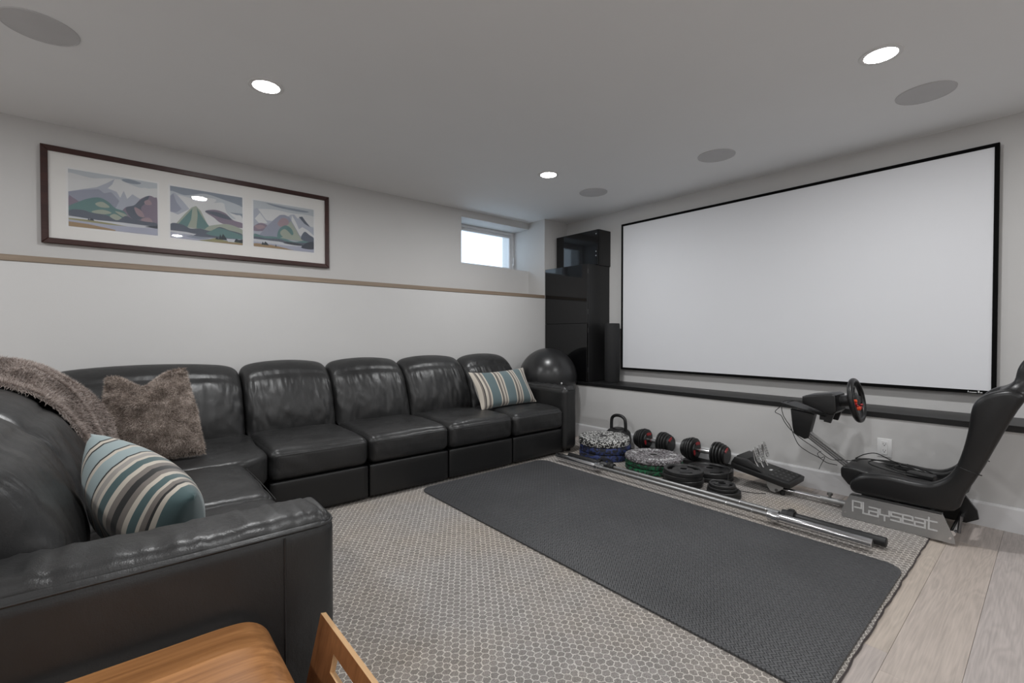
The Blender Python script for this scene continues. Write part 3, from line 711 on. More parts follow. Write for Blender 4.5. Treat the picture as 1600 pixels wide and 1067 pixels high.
wp = catmull([(-0.16, 2.768, 0), (0.15, 2.768, 0), (0.42, 2.768, 0), (0.50, 2.778, 0), (0.555, 2.805, 0), (0.60, 2.84, 0), (0.635, 2.89, 0), (0.648, 2.96, 0), (0.648, 3.2, 0), (0.648, 3.55, 0), (0.3, 3.55, 0), (-0.16, 3.55, 0)], 3, True)
wb = prism([(p.x, p.y) for p in wp], lambda p, t: Vector((p[0], p[1], t)), 0.25, 0.437, 0.04, 4)
obj('corner_seat', wb, 'leather', so, 60)
wb = prism([(-0.16, 2.80), (0.44, 2.80), (0.53, 2.83), (0.60, 2.89), (0.62, 2.96), (0.62, 3.6), (-0.16, 3.6)], lambda p, t: Vector((p[0], p[1], t)), 0.03, 0.249, 0.005, 1)
obj('corner_base', wb, 'leather_flat', so)
def arm(mapf, s0, s1, outer, d0=0.0):
    """arm block between s0 and s1, outer = +1 / -1 side that faces away from the seats"""
    w_ = (s1-s0)/2
    def fn(q, p):
        tw = max(0.0, min(1.0, (p.z/0.285-0.70)/0.25)); tw = tw*tw*(3-2*tw)      # padded top, gathered
        g_ = noise.noise(Vector((p.y*40, p.x*3, 3.0)))+0.6*noise.noise(Vector((p.y*90, p.x*9, 8.0)))
        if q.z > 0: p.z += (0.012*(1-q.x**2)+0.0085*g_*(1-abs(q.x)**6))*tw
        if q.y < -0.4: p.y += 0.0
        return p
    bm = soft_box((0, 0, 0), (w_, 0.475-d0/2, 0.285), 0.050, 72, fn)
    for v in bm.verts: v.co = mapf((s0+s1)/2+v.co.x, 0.47+d0/2+v.co.y, 0.325+v.co.z+(0.02*max(0, (v.co.y+0.1))*(v.co.z > 0)))
    dent(bm)
    a_ = obj('armrest', bm, 'leather', so, 60)
    so_ = (s1 if outer > 0 else s0)
    e = outer*0.0012
    pts = [mapf(so_+e-outer*0.003, d0+0.04+i*(0.9-d0)/14, 0.590) for i in range(15)]
    front = [mapf(so_-outer*(0.05-0.048*math.cos(t*PI/2)), d0+0.045-0.047*math.sin(t*PI/2), 0.590) for t in (0, 0.25, 0.5, 0.75, 1)]
    front += [mapf(so_-outer*(0.05+(s1-s0-0.10)*t), d0-0.003, 0.590) for t in (0.5, 1)]
    obj('piping', tube(list(reversed(pts))+front[1:], 0.0038, 8), 'leather', a_)
    obj('panel_seam', tube([mapf(so_+e, d0+0.130, 0.580-i*0.05) for i in range(11)], 0.0026, 6), 'leather', a_)
    obj('panel_seam', tube([mapf(so_+e, d0+0.135+i*0.085, 0.24) for i in range(9)], 0.0022, 6), 'leather', a_)
arm(MAPR, 3.090, 3.265, 1)
arm(MAPL, 1.272, 1.488, -1, 0.05)
fb = bmesh.new(); bm_box(fb, (-0.44, 3.35, 0.03), (3.10, 3.86, 0.26)); bm_box(fb, (-0.46, 3.80, 0.26), (3.10, 3.862, 0.70)); bm_box(fb, (-0.46, 1.48, 0.03), (-0.06, 3.35, 0.26)); bm_box(fb, (-0.47, 1.48, 0.26), (-0.41, 3.80, 0.70))
obj('frame', fb, 'leather', so, 0)
for (x, y) in ((0.36, 1.33), (0.36, 1.43), (-0.38, 1.38), (3.12, 2.97), (3.22, 2.97), (3.18, 3.75), (1.25, 3.0), (1.865, 3.0), (2.49, 3.0), (0.38, 2.1)):
    obj('foot', lathe((x, y, RZ if (x < 3.3) else 0), (0, 0, 1), [(0, 0.02), (0.045, 0.024)], 12), 'plastic', so)

# ------------------------------------------------------------------ throw and cushions
def add_fur(parent, faces, n, ln, mat, droop=(0, 0, -0.3)):
    """short pile: thin blades rooted on the surface polygons (list of (pts, normal))"""
    areas = []; tot = 0
    for pts, nn in faces:
        a = 0.5*((pts[1]-pts[0]).cross(pts[2]-pts[0])).length; tot += a; areas.append(tot)
    import bisect
    rnd = random.Random(3); vs = []; fs = []
    off = root_of(parent); dv = Vector(droop)
    for i in range(n):
        k_ = bisect.bisect(areas, rnd.random()*tot); k_ = min(k_, len(faces)-1)
        pts, nn = faces[k_]; a, b = rnd.random(), rnd.random()
        if a+b > 1: a, b = 1-a, 1-b
        p = pts[0]+(pts[1]-pts[0])*a+(pts[2]-pts[0])*b
        cl = noise.noise(p*22)
        d = (nn*0.75+dv+Vector((rnd.uniform(-.5, .5)+cl*0.5, rnd.uniform(-.5, .5)-cl*0.5, rnd.uniform(-.5, .5)))).normalized()
        sd = d.cross(nn)
        if sd.length < 1e-4: continue
        sd = sd.normalized()*0.0013; l_ = ln*rnd.uniform(0.6, 1.2)
        q = len(vs); vs += [p-sd-off-nn*0.002, p+sd-off-nn*0.002, p+d*l_-off]; fs.append((q, q+1, q+2))
    me = bpy.data.meshes.new('fur_pile'); me.from_pydata([tuple(v) for v in vs], [], fs); me.materials.append(M[mat])
    at = me.attributes.new('tip', 'FLOAT', 'POINT'); at.data.foreach_set('value', [0.0, 0.0, 1.0]*(len(vs)//3))
    o = bpy.data.objects.new('fur_pile', me); o.parent = parent; o['kind'] = 'stuff'; C.objects.link(o); return o
def tri_faces(bm, keep=lambda c, n: True):
    out = []
    bm.normal_update()
    for f in bm.faces:
        v = [x.co.copy() for x in f.verts]; n_ = f.normal.copy()
        if not keep(f.calc_center_median(), n_): continue
        for i in range(1, len(v)-1): out.append(((v[0], v[i], v[i+1]), n_))
    return out
def pillow(W, H, T, n=22, pinch=0.06, fn=None):
    """pillow in local coordinates: x width, y height, z thickness; corners drawn out. Stripe attribute = u across the width"""
    bm = bmesh.new(); lay = bm.verts.layers.float.new('stripe')
    G = {}
    for sgn in (1, -1):
        for j in range(n+1):
            for i in range(n+1):
                u, v = -1+2*i/n, -1+2*j/n
                ed = abs(u) == 1 or abs(v) == 1
                if sgn < 0 and ed: G[(sgn, i, j)] = G[(1, i, j)]; continue
                px = u*W/2*(1-pinch*(1-v*v)); pyy = v*H/2*(1-pinch*(1-u*u))
                th = T/2*((1-u**2)*(1-v**2))**0.42
                p = Vector((px, pyy, sgn*th))
                if fn: p = fn(u, v, sgn, p)
                vv = bm.verts.new(p); vv[lay] = (u+1)/2; G[(sgn, i, j)] = vv
    for sgn in (1, -1):
        for j in range(n):
            for i in range(n):
                q = [G[(sgn, i, j)], G[(sgn, i+1, j)], G[(sgn, i+1, j+1)], G[(sgn, i, j+1)]]
                if sgn < 0: q.reverse()
                bm.faces.new(q)
    return bm
def place(bm, loc, mat3): bm.transform(Matrix.Translation(Vector(loc)) @ mat3.to_4x4()); return bm
def basis(x, y):
    x = Vector(x).normalized(); y = Vector(y); y = (y-x*x.dot(y)).normalized(); z = x.cross(y)
    return Matrix((x, y, z)).transposed()
# striped pillow at the right end
def fa(u, v, sg, p):
    p.z += 0.010*math.sin(u*5+v*2)*sg*(1-v*v); p.y += 0.012*u*(v > 0)*(1-abs(u))-0.012*(1-u*u)*max(0, v); return p
bm = place(pillow(0.665, 0.365, 0.15, 26, 0.05, fa), (2.705, 3.30, 0.612), basis((0.998, 0.03, 0.015), (0.0, 0.50, 0.86)))
t = thing('striped_cushion', 'teal and cream striped cushion leaning at the right end of the sofa', 'cushion', (2.705, 3.30, 0.44), 'striped cushions on the sofa')
obj('cover', bm, 'stripe_a', t, 60)
# striped pillow on the left, near the foreground arm
def fb_(u, v, sg, p):
    p.z += 0.02*math.sin(v*4+u*2)*sg*(1-u*u)*0.5; return p
bm = place(pillow(0.40, 0.365, 0.22, 36, 0.05, fb_), (0.060, 1.835, 0.566), basis((0.56, -0.70, -0.40), (-0.40, 0.05, 0.88)))
t = thing('striped_cushion', 'pale blue and teal striped cushion behind the foreground sofa arm', 'cushion', (0.045, 1.86, 0.44), 'striped cushions on the sofa')
obj('cover', bm, 'stripe_b', t, 60)
# fur cushion in the corner
def fc(u, v, sg, p):
    sag = 0.075*math.exp(-((u+0.10)/0.42)**2)*max(0, v)**1.5
    p.y -= sag; p.x *= 1-0.20*max(0, v)+0.05*max(0, -v)
    p.z += 0.014*noise.noise(Vector((u*2.1, v*2.6, sg)))*(1-u*u)+0.018*math.exp(-((v-0.25+0.15*u)/0.10)**2)*sg*(1-u*u)
    return p
bm = place(pillow(0.42, 0.49, 0.19, 32, 0.05, fc), (0.130, 3.115, 0.665), basis((0.97, -0.16, 0.10), (-0.24, 0.34, 0.91)))
t = thing('fur_cushion', 'brown faux fur cushion slumped in the corner of the sofa', 'cushion', (0.135, 3.08, 0.44))
fs = tri_faces(bm)
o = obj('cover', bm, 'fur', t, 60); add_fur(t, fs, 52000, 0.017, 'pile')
# faux fur throw draped over the left back
prof = catmull([(a, b, 0) for a, b in [(1.0, .62), (.99, .80), (.955, .90), (.90, .927), (.835, .920), (.755, .880), (.680, .805), (.625, .71), (.585, .60), (.560, .52), (.515, .458)]], 5)
rows = []; nu = 26
for i in range(nu+1):
    u = i/nu; row = []
    for j, q in enumerate(prof):
        t_ = j/(len(prof)-1)
        y0 = 2.49+0.17*max(0, t_-0.45)/0.55+0.02*math.sin(t_*5); y1 = 3.44-0.42*max(0, t_-0.40)/0.60
        yv = y0+(y1-y0)*u
        fold = 0.022*math.sin(u*24+t_*4.0)+0.016*math.sin(u*9-t_*3)+0.018*noise.noise(Vector((u*5, t_*5, 2)))+0.045*math.sin(min(1, u*1.15)*PI)**0.7*(0.35+0.65*math.sin(t_*PI))
        c_ = Vector((0.78, 0.55, 0)); d = (q-c_).normalized()
        e = 0.006+max(0, fold)*min(1, u*4)
        row.append(MAPL(yv, q.x+d.x*e, q.y+d.y*e))
    rows.append(row)
bm = bmesh.new()
top = bm_grid(bm, rows)
cen = lambda i: MAPL(rows[i][0].y, 0.78, 0.55)
inn = [[p+(Vector((0.50-0.78, p.y, 0.55))-p).normalized()*0.012 for p in r_] for r_ in rows]
V2 = [[bm.verts.new(p) for p in r_] for r_ in inn]
nr, nc = len(rows), len(rows[0])
for i in range(nr-1):
    for j in range(nc-1): bm.faces.new((V2[i][j], V2[i+1][j], V2[i+1][j+1], V2[i][j+1]))
for j in range(nc-1):
    bm.faces.new((top[0][j], V2[0][j], V2[0][j+1], top[0][j+1])); bm.faces.new((top[-1][j+1], V2[-1][j+1], V2[-1][j], top[-1][j]))
for i in range(nr-1):
    bm.faces.new((top[i+1][0], V2[i+1][0], V2[i][0], top[i][0])); bm.faces.new((top[i][-1], V2[i][-1], V2[i+1][-1], top[i+1][-1]))
bmesh.ops.recalc_face_normals(bm, faces=bm.faces)
t = thing('throw_blanket', 'taupe faux fur throw draped over the left back of the sofa', 'blanket', (-0.3, 3.0, 0.45))
cen0 = Vector((-0.28, 0, 0.55))
fs = tri_faces(bm, lambda c, n_: n_.dot(Vector((c.x+0.28, 0, c.z-0.55))) > -0.02)
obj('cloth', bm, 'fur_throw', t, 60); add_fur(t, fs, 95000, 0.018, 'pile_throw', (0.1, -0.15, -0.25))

# ------------------------------------------------------------------ bent plywood side table with magazine sling (foreground)
st = thing('side_table', 'bent walnut plywood side table with a magazine sling and cut-out handle', 'side table', (0.1, 1.0, 0))
tz = 0.418; th = 0.014; ty0, ty1 = 0.80, 1.238
path = [(a+0.022*(a > 0)*(a < 0.29), b+0.012*(b < 0.1)) for a, b in [(-0.36, 0.015), (-0.345, 0.20), (-0.325, tz-0.09), (-0.30, tz-0.03), (-0.245, tz), (-0.12, tz+0.001), (0.05, tz), (0.165, tz-0.001), (0.215, tz-0.012), (0.245, tz-0.045), (0.255, tz-0.10), (0.252, 0.20), (0.245, 0.08), (0.252, 0.035), (0.275, 0.016), (0.30, 0.022), (0.315, 0.05), (0.325, 0.12)]]
pp = [Vector((a, 0, b)) for a, b in path]
pp = catmull([(a, b, 0) for a, b in path], 5)
def ribbon(pts, y0, y1, th_):
    bm = bmesh.new(); up = []; dn = []
    for i, p in enumerate(pts):
        a = pts[max(i-1, 0)]; b = pts[min(i+1, len(pts)-1)]; t_ = (b-a).normalized(); n_ = Vector((-t_.y, t_.x, 0))
        up.append(p+n_*th_/2); dn.append(p-n_*th_/2)
    rows = []
    for q in (up, dn): pass
    n = len(pts)
    U0 = [bm.verts.new((p.x, y0, p.y)) for p in up]; U1 = [bm.verts.new((p.x, y1, p.y)) for p in up]
    D0 = [bm.verts.new((p.x, y0, p.y)) for p in dn]; D1 = [bm.verts.new((p.x, y1, p.y)) for p in dn]
    for i in range(n-1):
        for q, mi in (((U0[i], U0[i+1], U1[i+1], U1[i]), 0), ((D0[i], D1[i], D1[i+1], D0[i+1]), 0), ((U0[i], D0[i], D0[i+1], U0[i+1]), 1), ((U1[i], U1[i+1], D1[i+1], D1[i]), 1)):
            bm.faces.new(q).material_index = mi
    bm.faces.new((U0[0], U1[0], D1[0], D0[0])).material_index = 1; bm.faces.new((U0[-1], D0[-1], D1[-1], U1[-1])).material_index = 1
    return bm
obj('tabletop', ribbon(pp, ty0, ty1, th), ['walnut', 'ply'], st, 40)
# outer flap of the sling, leaning outwards, with the hand hole
fp0, fp1 = Vector((0.325, 0.12)), Vector((0.388, 0.400))
def fl_pt(v_, y_, off): 
    d = (fp1-fp0); L_ = d.length; d = d/L_; n_ = Vector((d.y, -d.x)); q = fp0+d*(v_*L_)+n_*off
    return Vector((q.x, y_, q.y))
def flap(y0, y1):
    bm = bmesh.new()
    us = [y0, 0.925, 1.075, y1]; vs_ = [0.0, 0.72, 0.86, 1.0]
    us = [y0, 0.94, 1.075, y1]
    G = {}
    for sd in (0, 1):
        for i, yv in enumerate(us):
            for j, v_ in enumerate(vs_): G[(sd, i, j)] = bm.verts.new(fl_pt(v_, yv, (sd-0.5)*0.013))
    for i in range(3):
        for j in range(3):
            if (i, j) == (1, 1): continue
            bm.faces.new([G[(0, a, b)] for a, b in ((i, j), (i+1, j), (i+1, j+1), (i, j+1))]); bm.faces.new([G[(1, a, b)] for a, b in ((i, j), (i, j+1), (i+1, j+1), (i+1, j))])
    ring = [(i, 0) for i in range(3)]+[(3, j) for j in range(3)]+[(i, 3) for i in (3, 2, 1)]+[(0, j) for j in (3, 2, 1)]
    for a, b in zip(ring, ring[1:]+ring[:1]): bm.faces.new((G[(0, *a)], G[(1, *a)], G[(1, *b)], G[(0, *b)])).material_index = 1
    hole = [(1, 1), (2, 1), (2, 2), (1, 2)]
    for a, b in zip(hole, hole[1:]+hole[:1]): bm.faces.new((G[(0, *b)], G[(1, *b)], G[(1, *a)], G[(0, *a)])).material_index = 1
    return bm
obj('magazine_flap', flap(0.80, 1.19), ['walnut_v', 'ply'], st, 0)

# ------------------------------------------------------------------ barbells
def barbell(p0, p1, label, sleeve, shaft, kind):
    p0, p1 = Vector(p0), Vector(p1); d = (p1-p0).normalized(); L_ = (p1-p0).length
    t = thing('barbell', label, 'barbell', ((p0+p1)/2).to_tuple(), 'two barbells beside the mat')
    obj('shaft', tube([p0+d*0.44, p1-d*0.44], 0.0145, 16), shaft, t)
    for s_, e in ((p0, d), (p1, -d)):
        sl = obj('sleeve', lathe(s_, e, [(0.0, 0.0), (0.0, 0.021), (0.003, 0.0245), (0.435, 0.0245), (0.436, 0.024)], 28), sleeve, t)
        obj('collar', lathe(s_+e*0.432, e, [(0, 0.025), (0.001, 0.035), (0.028, 0.035), (0.030, 0.030), (0.055, 0.028), (0.056, 0.015)], 28), sleeve, t)
        obj('end_cap', lathe(s_, -e, [(0, 0.018), (0.001, 0.017), (0.0015, 0)], 20), 'darksteel' if kind else 'plastic', sl)
    for f_ in (0.26, 0.74, 0.33, 0.67):
        obj('knurl_mark', lathe(p0+d*(L_*f_), d, [(0, 0.0149), (0.006, 0.0149)], 16), 'chrome', t)
barbell((2.850, 0.585, MZ+0.0365), (2.878, 2.785, MZ+0.0365), 'chrome barbell lying along the edge of the rubber mat', 'chrome', 'steel', 1)
barbell((2.952, 0.548, RZ+0.0365), (2.990, 2.748, RZ+0.0365), 'black-sleeved barbell lying just behind the chrome one', 'iron', 'steel', 0)
def clamp(x, y, z, label):
    t = thing('barbell_clamp', label, 'clamp', (x, y, z-0.03), 'barbell clamps')
    obj('ring', lathe((x, y-0.016, z), (0, 1, 0), [(0, 0.0275), (0, 0.036), (0.032, 0.036), (0.032, 0.0275)], 24, False), 'plastic', t)
    obj('lever', box((x-0.008, y-0.014, z+0.028), (x+0.014, y+0.016, z+0.041), 0.004), 'plastic', t)
clamp(2.9595, 0.985, RZ+0.0365, 'black barbell clamp on the near sleeve of the dark barbell')
clamp(2.984, 2.405, RZ+0.0365, 'black barbell clamp on the far sleeve of the dark barbell')

# ------------------------------------------------------------------ weight plates
def bumper(x, y, z, r, h, mat, label, group, marks=False):
    t = thing('bumper_plate', label, 'weight plate', (x, y, z), group)
    obj('disc', lathe((x, y, z), (0, 0, 1), [(0, 0.026), (0, r-0.012), (0.004, r-0.003), (0.010, r), (h-0.010, r), (h-0.004, r-0.003), (h, r-0.012), (h, r*0.52), (h-0.004, r*0.49), (h-0.004, 0.05), (h, 0.046), (h, 0.026), (0, 0.026)], 56, False), mat, t, 35)
    obj('hub_ring', lathe((x, y, z), (0, 0, 1), [(0.001, 0.026), (h+0.0008, 0.026), (h+0.0008, 0.036), (h-0.002, 0.037)], 32, False), 'steel', t)
    if marks:
        def arc_block(bm, a0, a1, r0, r1):
            n = 3; A = []; B = []
            for i in range(n+1):
                a = a0+(a1-a0)*i/n; c_, s_ = math.cos(a), math.sin(a)
                A.append(bm.verts.new((x+r0*c_, y+r0*s_, z+h+0.0006))); B.append(bm.verts.new((x+r1*c_, y+r1*s_, z+h+0.0006)))
            for i in range(n): bm.faces.new((A[i], B[i], B[i+1], A[i+1]))
        for g0, cnt in ((20, 6), (100, 2), (200, 8), (310, 2)):
            a = g0; bm = bmesh.new()
            for q in range(cnt):
                arc_block(bm, R(a), R(a+2.2), r*0.60, r*0.80); arc_block(bm, R(a+2.2), R(a+6.0), r*(0.60 if q % 2 else 0.74), r*(0.66 if q % 2 else 0.80))
                if q % 3 == 0: arc_block(bm, R(a+5), R(a+7), r*0.60, r*0.80)
                a += 10.5
            obj('lettering', bm, 'mark', t, 0)
    return t
bx, by = 3.315, 2.618
bumper(bx, by, RZ, 0.225, 0.058, 'sp_blue', 'blue-flecked black bumper plate at the bottom of its stack beside the sofa', 'blue bumper plates')
bumper(bx+0.004, by-0.003, RZ+0.059, 0.225, 0.058, 'sp_blue', 'blue-flecked black bumper plate directly under the white-flecked plate', 'blue bumper plates')
bumper(bx-0.002, by+0.006, RZ+0.118, 0.224, 0.064, 'sp_white', 'white-flecked black bumper plate on top of the two blue-flecked plates', 'flecked bumper plates')
gx, gy_ = 3.305, 2.112
bumper(gx, gy_, RZ, 0.225, 0.040, 'sp_green', 'green-flecked bumper plate resting on the rug under another green one', 'green bumper plates')
bumper(gx+0.003, gy_+0.004, RZ+0.041, 0.225, 0.040, 'sp_green', 'green-flecked bumper plate directly under the grey lettered plate', 'green bumper plates')
bumper(gx-0.004, gy_, RZ+0.082, 0.226, 0.034, 'sp_grey', 'grey-flecked bumper plate with white lettering on top of the green plates', 'flecked bumper plates', True)
def grip_plate(x, y, z, r, h, rot, label, group):
    """iron plate with a raised rim, a raised hub and three cut-out hand grips"""
    t = thing('grip_plate', label, 'weight plate', (x, y, z), group)
    bm = bmesh.new(); n = 60; hl = 0.026
    def pt(a, rr, zz): return Vector((x+rr*math.cos(a), y+rr*math.sin(a), z+zz))
    rad = [hl, r*0.30, r*0.40, r*0.55, r*0.70, r*0.80, r*0.84, r*0.97, r]
    ht = [h*0.94, h*0.94, h*0.72, h*0.72, h*0.72, h*0.72, h*0.97, h*0.97, h*0.80]
    top = [[bm.verts.new(pt(2*PI*i/n+rot, q, w_)) for i in range(n)] for q, w_ in zip(rad, ht)]
    bot = [[bm.verts.new(pt(2*PI*i/n+rot, q, h*0.03 if 0 < k_ < len(rad)-1 else h*0.12)) for i in range(n)] for k_, q in enumerate(rad)]
    def hole(i, k_): 
        a = (i % 20); return 3 <= k_ <= 4 and 5 <= a < 15
    for k_ in range(len(rad)-1):
        for i in range(n):
            j = (i+1) % n
            if hole(i, k_): continue
            bm.faces.new((top[k_][i], top[k_][j], top[k_+1][j], top[k_+1][i])); bm.faces.new((bot[k_][j], bot[k_][i], bot[k_+1][i], bot[k_+1][j]))
    for i in range(n):
        j = (i+1) % n
        bm.faces.new((top[-1][i], top[-1][j], bot[-1][j], bot[-1][i])); bm.faces.new((top[0][j], top[0][i], bot[0][i], bot[0][j]))
        for k_ in (3, 4):
            if hole(i, k_):
                if k_ == 3: bm.faces.new((top[3][j], top[3][i], bot[3][i], bot[3][j]))
                if k_ == 4: bm.faces.new((top[5][i], top[5][j], bot[5][j], bot[5][i]))
                if not hole(i-1, k_): bm.faces.new((top[k_][i], top[k_+1][i], bot[k_+1][i], bot[k_][i]))
                if not hole(i+1, k_): bm.faces.new((top[k_+1][j], top[k_][j], bot[k_][j], bot[k_+1][j]))
    obj('disc', bm, 'iron', t, 30)
    obj('hub_ring', lathe((x, y, z), (0, 0, 1), [(h*0.2, hl-0.001), (h*0.955, hl-0.001), (h*0.955, hl+0.004), (h*0.93, hl+0.005)], 28, False), 'darksteel', t)
z_ = RZ
for i, (lb) in enumerate(('lowest black grip plate in the medium stack nearest the barbells', 'second black grip plate from the floor in the medium stack by the barbells', 'black grip plate just under the top one of the medium stack', 'top black grip plate of the medium stack between green plates and mat')):
    grip_plate(3.128+0.004*math.sin(i*2), 1.757+0.004*math.cos(i*3), z_, 0.139, 0.0285, 0.4+i*0.3 if i < 3 else 0.75, lb, 'medium black grip plates'); z_ += 0.0287
z_ = RZ
for i, lb in enumerate(('lower large black grip plate lying under another behind the medium stack', 'upper large black grip plate lying behind the medium stack near the pedals')):
    grip_plate(3.437, 1.713, z_, 0.167, 0.036, 0.9+0.1*i, lb, 'large black grip plates'); z_ += 0.0362
z_ = RZ
for i, (r_, h_, lb) in enumerate(((0.108, 0.022, 'lowest black plate of the small stack closest to the racing seat'), (0.107, 0.022, 'second plate from the floor in the small black stack'), (0.092, 0.020, 'mid-sized black plate second from the top of the small stack'), (0.083, 0.019, 'smallest black grip plate on top of the small stack'))):
    grip_plate(3.112-0.006*(i > 1), 1.452+0.008*(i > 1), z_, r_, h_, 0.3+0.5*i, lb, 'small black grip plates'); z_ += h_+0.0002

# ------------------------------------------------------------------ kettlebell
kb = thing('kettlebell', 'black kettlebell with a tall loop handle behind the blue bumper plates', 'kettlebell', (3.645, 2.70, 0.0))
kz = 0.0
kx, ky = 3.672, 2.735
def kfn(q, p):
    if q.z > 0: p.x *= 1-0.14*q.z; p.y *= 1-0.10*q.z
    else: p.x *= 1-0.12*abs(q.z); p.y *= 1-0.12*abs(q.z)
    return p
obj('body', soft_box((kx, ky, kz+0.0975), (0.088, 0.108, 0.0975), 0.045, 10, kfn), 'iron', kb, 50)
obj('handle', tube(catmull([(kx, ky+0.082, kz+0.16), (kx, ky+0.082, kz+0.24), (kx, ky+0.072, kz+0.292), (kx, ky+0.03, kz+0.318), (kx, ky-0.03, kz+0.318), (kx, ky-0.072, kz+0.292), (kx, ky-0.082, kz+0.24), (kx, ky-0.082, kz+0.16)], 6), 0.0155, 14), 'iron', kb)
obj('dial', lathe((kx, ky, kz+0.19), (0, 0, 1), [(0, 0.052), (0.012, 0.050), (0.014, 0.0)], 28), 'plastic', kb)

# ------------------------------------------------------------------ adjustable dumbbells in their cradles
def dumbbell(x, y0, y1, z, lab, lab2):
    """heads centred at y0 (near the sofa) and y1"""
    t = thing('adjustable_dumbbell', lab, 'dumbbell', (x, (y0+y1)/2, z-0.10), 'adjustable dumbbells')
    obj('grip', lathe((x, min(y0, y1)+0.05, z), (0, 1, 0), [(0, 0.016), (0.03, 0.017), (abs(y0-y1)/2-0.05, 0.0195), (abs(y0-y1)-0.13, 0.017), (abs(y0-y1)-0.10, 0.016)], 20), 'chrome', t)
    for yc, sg in ((y0, 1), (y1, -1)):
        hd = obj('weight_head', lathe((x, yc-0.066*sg, z), (0, sg, 0), [(0, 0.03), (0.001, 0.060), (0.012, 0.064), (0.0125, 0.03)], 32), 'plastic', t)
        offs = [0.015, 0.037, 0.059, 0.081]; rad = [0.093, 0.096, 0.090, 0.082]
        for o_, r_ in zip(offs, rad):
            obj('plate', lathe((x, yc+(o_-0.066)*sg, z), (0, sg, 0), [(0, 0.02), (0, r_-0.006), (0.004, r_), (0.015, r_), (0.019, r_-0.006), (0.019, 0.02)], 40), 'iron', t)
        obj('end_dial', lathe((x, yc+0.036*sg, z), (0, sg, 0), [(0, 0.03), (0, 0.070), (0.014, 0.072), (0.022, 0.064), (0.024, 0.0)], 36), 'plastic', t)
        yr_ = yc-0.0600 if sg < 0 else yc-0.0660
        for a0, a1 in ((60, 125), (-35, 5)) if sg > 0 else ((35, 85),):
            rbm = bmesh.new(); ring = [[], [], [], []]
            for q_ in range(9):
                a = R(a0+(a1-a0)*q_/8)
                for k_, (r2, y2) in enumerate(((0.044, 0), (0.066, 0), (0.066, -0.004), (0.044, -0.004))): ring[k_].append(Vector((x-r2*math.cos(a), yr_+y2-0.0005, z+r2*math.sin(a))))
            bm_grid(rbm, ring, closed_v=True); obj('red_tab', rbm, 'red', t, 30)
    c = thing('dumbbell_cradle', lab2, 'dumbbell stand', (x, (y0+y1)/2, RZ), 'dumbbell cradles')
    a, b = min(y0, y1)-0.075, max(y0, y1)+0.075
    cb = prism([(-0.068, 0.0), (0.068, 0.0), (0.080, 0.052), (0.05, 0.036), (-0.05, 0.036), (-0.072, 0.050)], lambda p, t_: Vector((x+p[0], t_, p[1])), a, b, 0.004, 1)
    obj('tray', cb, 'plastic', c, 30)
dumbbell(3.680, 2.472, 2.234, 0.140, 'adjustable black and red dumbbell beside the kettlebell', 'black cradle tray under the dumbbell beside the kettlebell')
dumbbell(3.680, 2.004, 1.746, 0.138, 'adjustable black and red dumbbell nearer the foot pedals', 'black cradle tray under the dumbbell nearer the foot pedals')

# ------------------------------------------------------------------ racing seat
rs = thing('racing_seat', 'black racing simulator seat with silver base plates and a pole for the wheel', 'racing seat', (3.51, 0.58, 0))
XN, XF = 3.292, 3.728
plate = [(0.826, 0.013), (0.826, 0.060), (0.786, 0.158), (0.382, 0.158), (0.335, 0.040), (0.331, 0.013)]
def side_plate(x):
    bm = prism(plate, lambda p, t: Vector((t, p[0], p[1])), x, x+0.005, 0.0008, 1)
    bm_box(bm, (x, 0.384, 0.153), (x+0.03, 0.784, 0.158))
    return obj('side_plate', bm, 'alu', rs, 30)
spn = side_plate(XN)
bm = prism(plate, lambda p, t: Vector((t, p[0], p[1])), XF-0.005, XF, 0.0008, 1); obj('side_plate', bm, 'satin_black', rs, 30)  # far plate lies in shadow; that shade is put into its colour as black
bl_ = bmesh.new()
for y, z in ((0.812, 0.044), (0.352, 0.040)): bm_lathe(bl_, (XN, y, z), (-1, 0, 0), [(0, 0.007), (0.002, 0.0065), (0.003, 0)], 14)
obj('bolts', bl_, 'chrome', spn)
GL = {'P': ([[(0, 0), (0, 1), (.95, 1), (.95, .42), (.22, .42)]], 1.15), 'L': ([[(0, 1), (0, .0), (.45, .0)]], 0.62), 'a': ([[(.05, .74), (.95, .74), (.95, 0), (0, 0), (0, .38), (.92, .38)]], 1.15),
      'y': ([[(0, .74), (0, .28), (.95, .28)], [(.95, .74), (.95, .28)], [(.48, .28), (.48, -.2)]], 1.15), 's': ([[(.95, .74), (0, .74), (0, .38), (.95, .38), (.95, 0), (0, 0)]], 1.15),
      'e': ([[(.95, 0), (0, 0), (0, .74), (.95, .74), (.95, .38), (.1, .38)]], 1.15), 't': ([[(.15, 1), (.15, 0), (.85, 0)], [(0, .74), (.85, .74)]], 1.0)}
cy_ = 0.772; sw = 0.050
wtot = sum(GL[c][1] for c in 'PLayseat'); sx_ = (0.772-0.398)/wtot
hgt = 0.060; zb = 0.062; hw = 0.0040
for c in 'PLayseat':
    lt_ = bmesh.new(); nst = 0
    for st_ in GL[c][0]:
        for (a, b), (c2, d) in zip(st_, st_[1:]):
            ya, yb_ = cy_-a*sx_, cy_-c2*sx_; za, zb_ = zb+b*hgt, zb+d*hgt
            nst += 1
            bm_box(lt_, (XN-0.0006-0.00018*nst, min(ya, yb_)-hw, min(za, zb_)-hw), (XN+0.001, max(ya, yb_)+hw, max(za, zb_)+hw))
    cy_ -= GL[c][1]*sx_
    obj('letter', lt_, 'letter', spn, 0)
XC = 3.51
